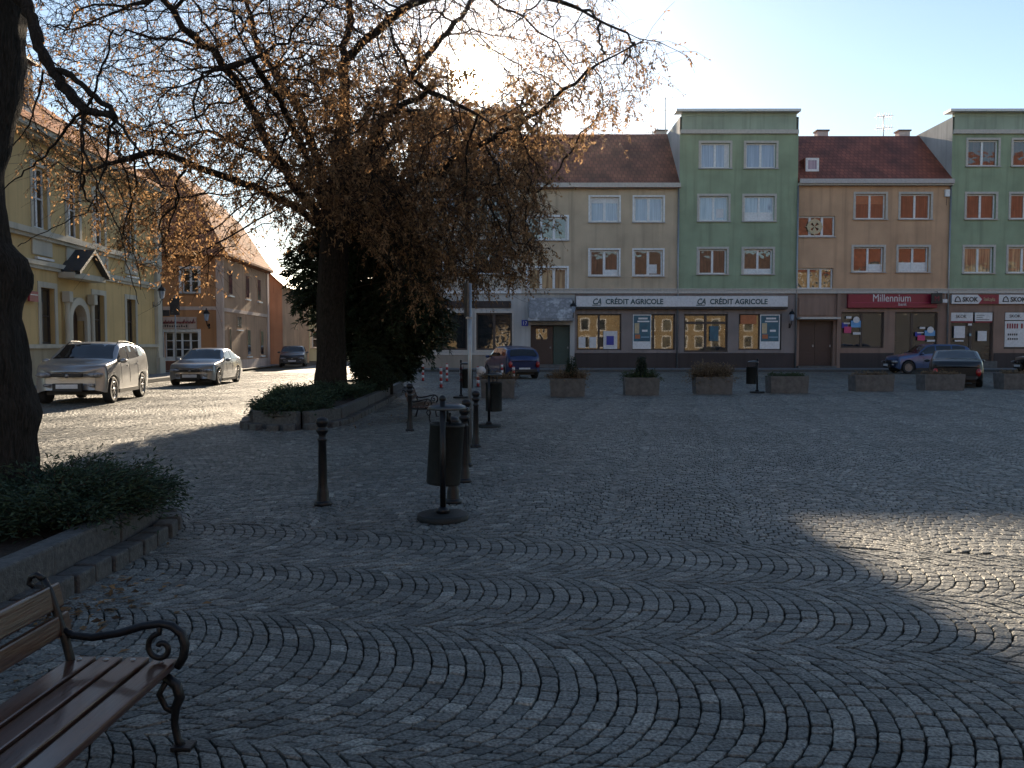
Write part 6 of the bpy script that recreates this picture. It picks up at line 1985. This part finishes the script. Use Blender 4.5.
def juniper(label, cx, cy, rx, ry, h, z0, n, seed, group='low junipers', per=150, nd=(.03, .07), wd=(.010, .018)):
    rng = np.random.default_rng(seed)
    T = thing('juniper_shrub', label, 'shrub', (cx, cy, z0), 0, group)
    az = rng.uniform(0, 2 * np.pi, n); r_ = np.sqrt(rng.random(n)) * .72
    st = np.stack([cx + np.cos(az) * r_ * rx, cy + np.sin(az) * r_ * ry, z0 + (1 - r_ ** 2) * h * rng.uniform(.12, .75, n)], 1)
    di = np.stack([np.cos(az) * rx, np.sin(az) * ry, np.full(n, .55) + rng.uniform(-.3, .35, n)], 1); di /= np.linalg.norm(di, axis=1, keepdims=True)
    ln = rng.uniform(.35, .75, n) * (rx + ry) / 2 * .62
    SV, SQ, LV, LQ, tn = sprays(rng, st, di, ln, per, nd, wd, np.array([cx, cy, z0]), droop=.55, spread=.45, stem=.006)
    np_mesh('stems', SV, SQ, TWIG, T); np_mesh('foliage', LV, LQ, JUN, T, tone=tn)
    return T
juniper('spreading juniper spilling over the near flower bed kerb', -3.55, 6.35, .9, .95, .36, .22, 520, 31, per=170)
juniper('low juniper round the foot of the leaning trunk', -4.1, 5.4, .8, .9, .30, .22, 260, 32, per=150)
juniper('dark juniper at the front tip of the island bed', -4.25, 15.9, .68, .9, .28, .20, 300, 33, per=110, nd=(.05, .11), wd=(.018, .03))
juniper('dark juniper on the island bed before the trunk', -4.45, 17.6, .68, 1.1, .30, .24, 240, 34, per=110, nd=(.05, .11), wd=(.018, .03))
juniper('dark juniper left of the big tree trunk on the island bed', -5.15, 19.6, .45, 1.0, .3, .24, 170, 35, per=100, nd=(.05, .11), wd=(.018, .03))
juniper('dark juniper right of the trunk by the bed border', -4.1, 20.0, .7, 1.0, .36, .24, 170, 36, per=100, nd=(.05, .11), wd=(.018, .03))

# clipped low hedge at the far end of the bed
rng = np.random.default_rng(41)
HX = np.array([-3.95, 28.0])
HT_ = thing('hedge', 'low clipped dark hedge at the far end of the island bed', 'hedge', (*HX, .2))
n = 420
st = np.stack([HX[0] + rng.uniform(-.8, .5, n), HX[1] + rng.uniform(-1.2, .6, n), .25 + rng.uniform(.0, .48, n)], 1)
di = rng.normal(size=(n, 3)); di[:, 2] = np.abs(di[:, 2]); di /= np.linalg.norm(di, axis=1, keepdims=True)
SV, SQ, LV, LQ, tn = sprays(rng, st, di, np.full(n, .2), 90, (.04, .08), (.02, .035), np.array([*HX, .2]), droop=.1, spread=.8)
np_mesh('stems', SV, SQ, TWIG, HT_); np_mesh('foliage', LV, LQ, YEW, HT_, tone=tn)
# rounded dark shrub by the yew and a young stake
rng = np.random.default_rng(43)
BX = np.array([-3.75, 22.3])
T = thing('shrub', 'rounded dark shrub right of the big trunk', 'shrub', (*BX, .24))
n = 420; v = rng.normal(size=(n, 3)); v /= np.linalg.norm(v, axis=1, keepdims=True); v *= rng.random((n, 1)) ** .33
st = np.stack([BX[0] + v[:, 0] * .34, BX[1] + v[:, 1] * .36, .72 + v[:, 2] * .42], 1)
SV, SQ, LV, LQ, tn = sprays(rng, st, v / np.linalg.norm(v, axis=1, keepdims=True), np.full(n, .2), 90, (.05, .10), (.02, .035), np.array([*BX, .24]), droop=.2, spread=.7)
np_mesh('stems', SV, SQ, TWIG, T); np_mesh('foliage', LV, LQ, YEW, T, tone=tn)
T = thing('stake', 'thin wooden stake between the trunk and the rounded shrub', 'stake', (*W(343, 392, 23.0).xy, .2))
m = MB(); m.tube([(0, 0, 0), (.02, 0, .62)], .05, n=8); m.build('post', BARK, T)

# planting in the planters
kinds = ['dry', 'tuftconifer', 'conifer', 'round', 'low', 'low', 'low', 'low']
labs = ['dry trailing plants in the leftmost planter', 'pale grass tufts with tiny conifer in the planter at the entrance', 'small dark conifer with dry twigs in the third planter', 'rounded dry twiggy bush overfilling its planter', 'low dark leaves in the planter right of the far litter bin', 'low leafy plants in the planter before the blue estate', 'low dry plants in the planter before the black saloon', 'low plants in the planter at the right picture edge']
for k, ((x, y, hw), kd, lb) in enumerate(zip(PLANTERS, kinds, labs)):
    rng = np.random.default_rng(60 + k)
    T = thing('planter_plant', lb, 'plant', (x, y, .46), 0, 'plants in the concrete planters')
    loc = np.array([x, y, .46])
    n = 150 if kd != 'round' else 300
    st = np.stack([x + rng.uniform(-hw * .85, hw * .85, n), y + rng.uniform(-.24, .24, n), np.full(n, .46)], 1)
    di = rng.normal(size=(n, 3)) * .5 + np.array([0, 0, 1.0]); di[:, 0] += (st[:, 0] - x) / hw * .25; di /= np.linalg.norm(di, axis=1, keepdims=True)
    hgt = dict(dry=.30, tuftconifer=.42, conifer=.34, round=.62, low=.20)[kd]
    ln = rng.uniform(.4, 1.0, n) * hgt
    if kd == 'round': ln *= np.sqrt(np.clip(1 - ((st[:, 0] - x) / hw) ** 2 * .5, .1, 1))
    SV, SQ, LV, LQ, tn = sprays(rng, st, di, ln, 60, (.04, .10), (.015, .035), loc, droop=.5, spread=.4, stem=.006)
    np_mesh('stems', SV, SQ, TWIG, T); np_mesh('foliage', LV, LQ, GRN if k in (2, 4) else DRY, T, tone=tn)
    if 'conifer' in kd:
        n = 90; zz = rng.uniform(.0, .62, n); az = rng.uniform(0, 6.28, n); rr = (.66 - zz) * .22
        cx = x + (.12 if kd == 'tuftconifer' else .02)
        st = np.stack([np.full(n, cx), np.full(n, y), .5 + zz], 1)
        di = np.stack([np.cos(az), np.sin(az), np.full(n, .7)], 1); di /= np.linalg.norm(di, axis=1, keepdims=True)
        SV, SQ, LV, LQ, tn = sprays(rng, st, di, rr + .06, 140, (.04, .08), (.015, .025), loc, droop=.1, spread=.5, stem=.004)
        np_mesh('small_conifer', LV, LQ, YEW, T, tone=tn)

# fallen leaves on the setts near the flower bed and round the island bed
rng = np.random.default_rng(77)
n = 194
pos = np.concatenate([np.stack([rng.normal(-2.45, .18, 110), rng.normal(4.75, .5, 110), np.full(110, .006)], 1), np.stack([rng.uniform(-3.0, -1.9, 14), rng.uniform(3.6, 7, 14), np.full(14, .006)], 1), np.stack([rng.normal(-2.75, .3, 70), rng.uniform(15, 24, 70), np.full(70, .006)], 1)])
D = rng.normal(size=(n, 3)); D[:, 2] *= .15; D /= np.linalg.norm(D, axis=1, keepdims=True)
s = np.cross(D, np.array([0, 0, 1.0]) + rng.normal(size=(n, 3)) * .25); s /= np.linalg.norm(s, axis=1, keepdims=True)
ll = rng.uniform(.04, .09, (n, 1)); wv = rng.uniform(.02, .045, (n, 1))
V = np.stack([pos, pos + D * ll * .45 + s * wv * .5 + [0, 0, .006], pos + D * ll, pos + D * ll * .45 - s * wv * .5 + [0, 0, .004]], 1).reshape(-1, 3)
o = np_mesh('fallen_leaves', V, np.arange(n)[:, None] * 4 + np.arange(4)[None], LEAF, tone=np.repeat(rng.random(n), 4)); tag(o, 'scattered brown fallen leaves on the setts', kind='stuff')

# ------------------------------------------------------------------ thin volume added as veiling glare round the sun
hm = bpy.data.materials.new('air'); hm.use_nodes = True
nt = hm.node_tree; nt.nodes.clear()
pv = nt.nodes.new('ShaderNodeVolumePrincipled'); pv.inputs['Density'].default_value = 0.00006; pv.inputs['Anisotropy'].default_value = 0.95
pv.inputs['Color'].default_value = (0.95, 0.93, 0.90, 1)
mo = nt.nodes.new('ShaderNodeOutputMaterial'); nt.links.new(pv.outputs[0], mo.inputs['Volume'])
m = MB(); m.box(-620, 620, -620, 920, -1.1, 37)
tag(m.build('glow_haze', hm), kind='stuff')
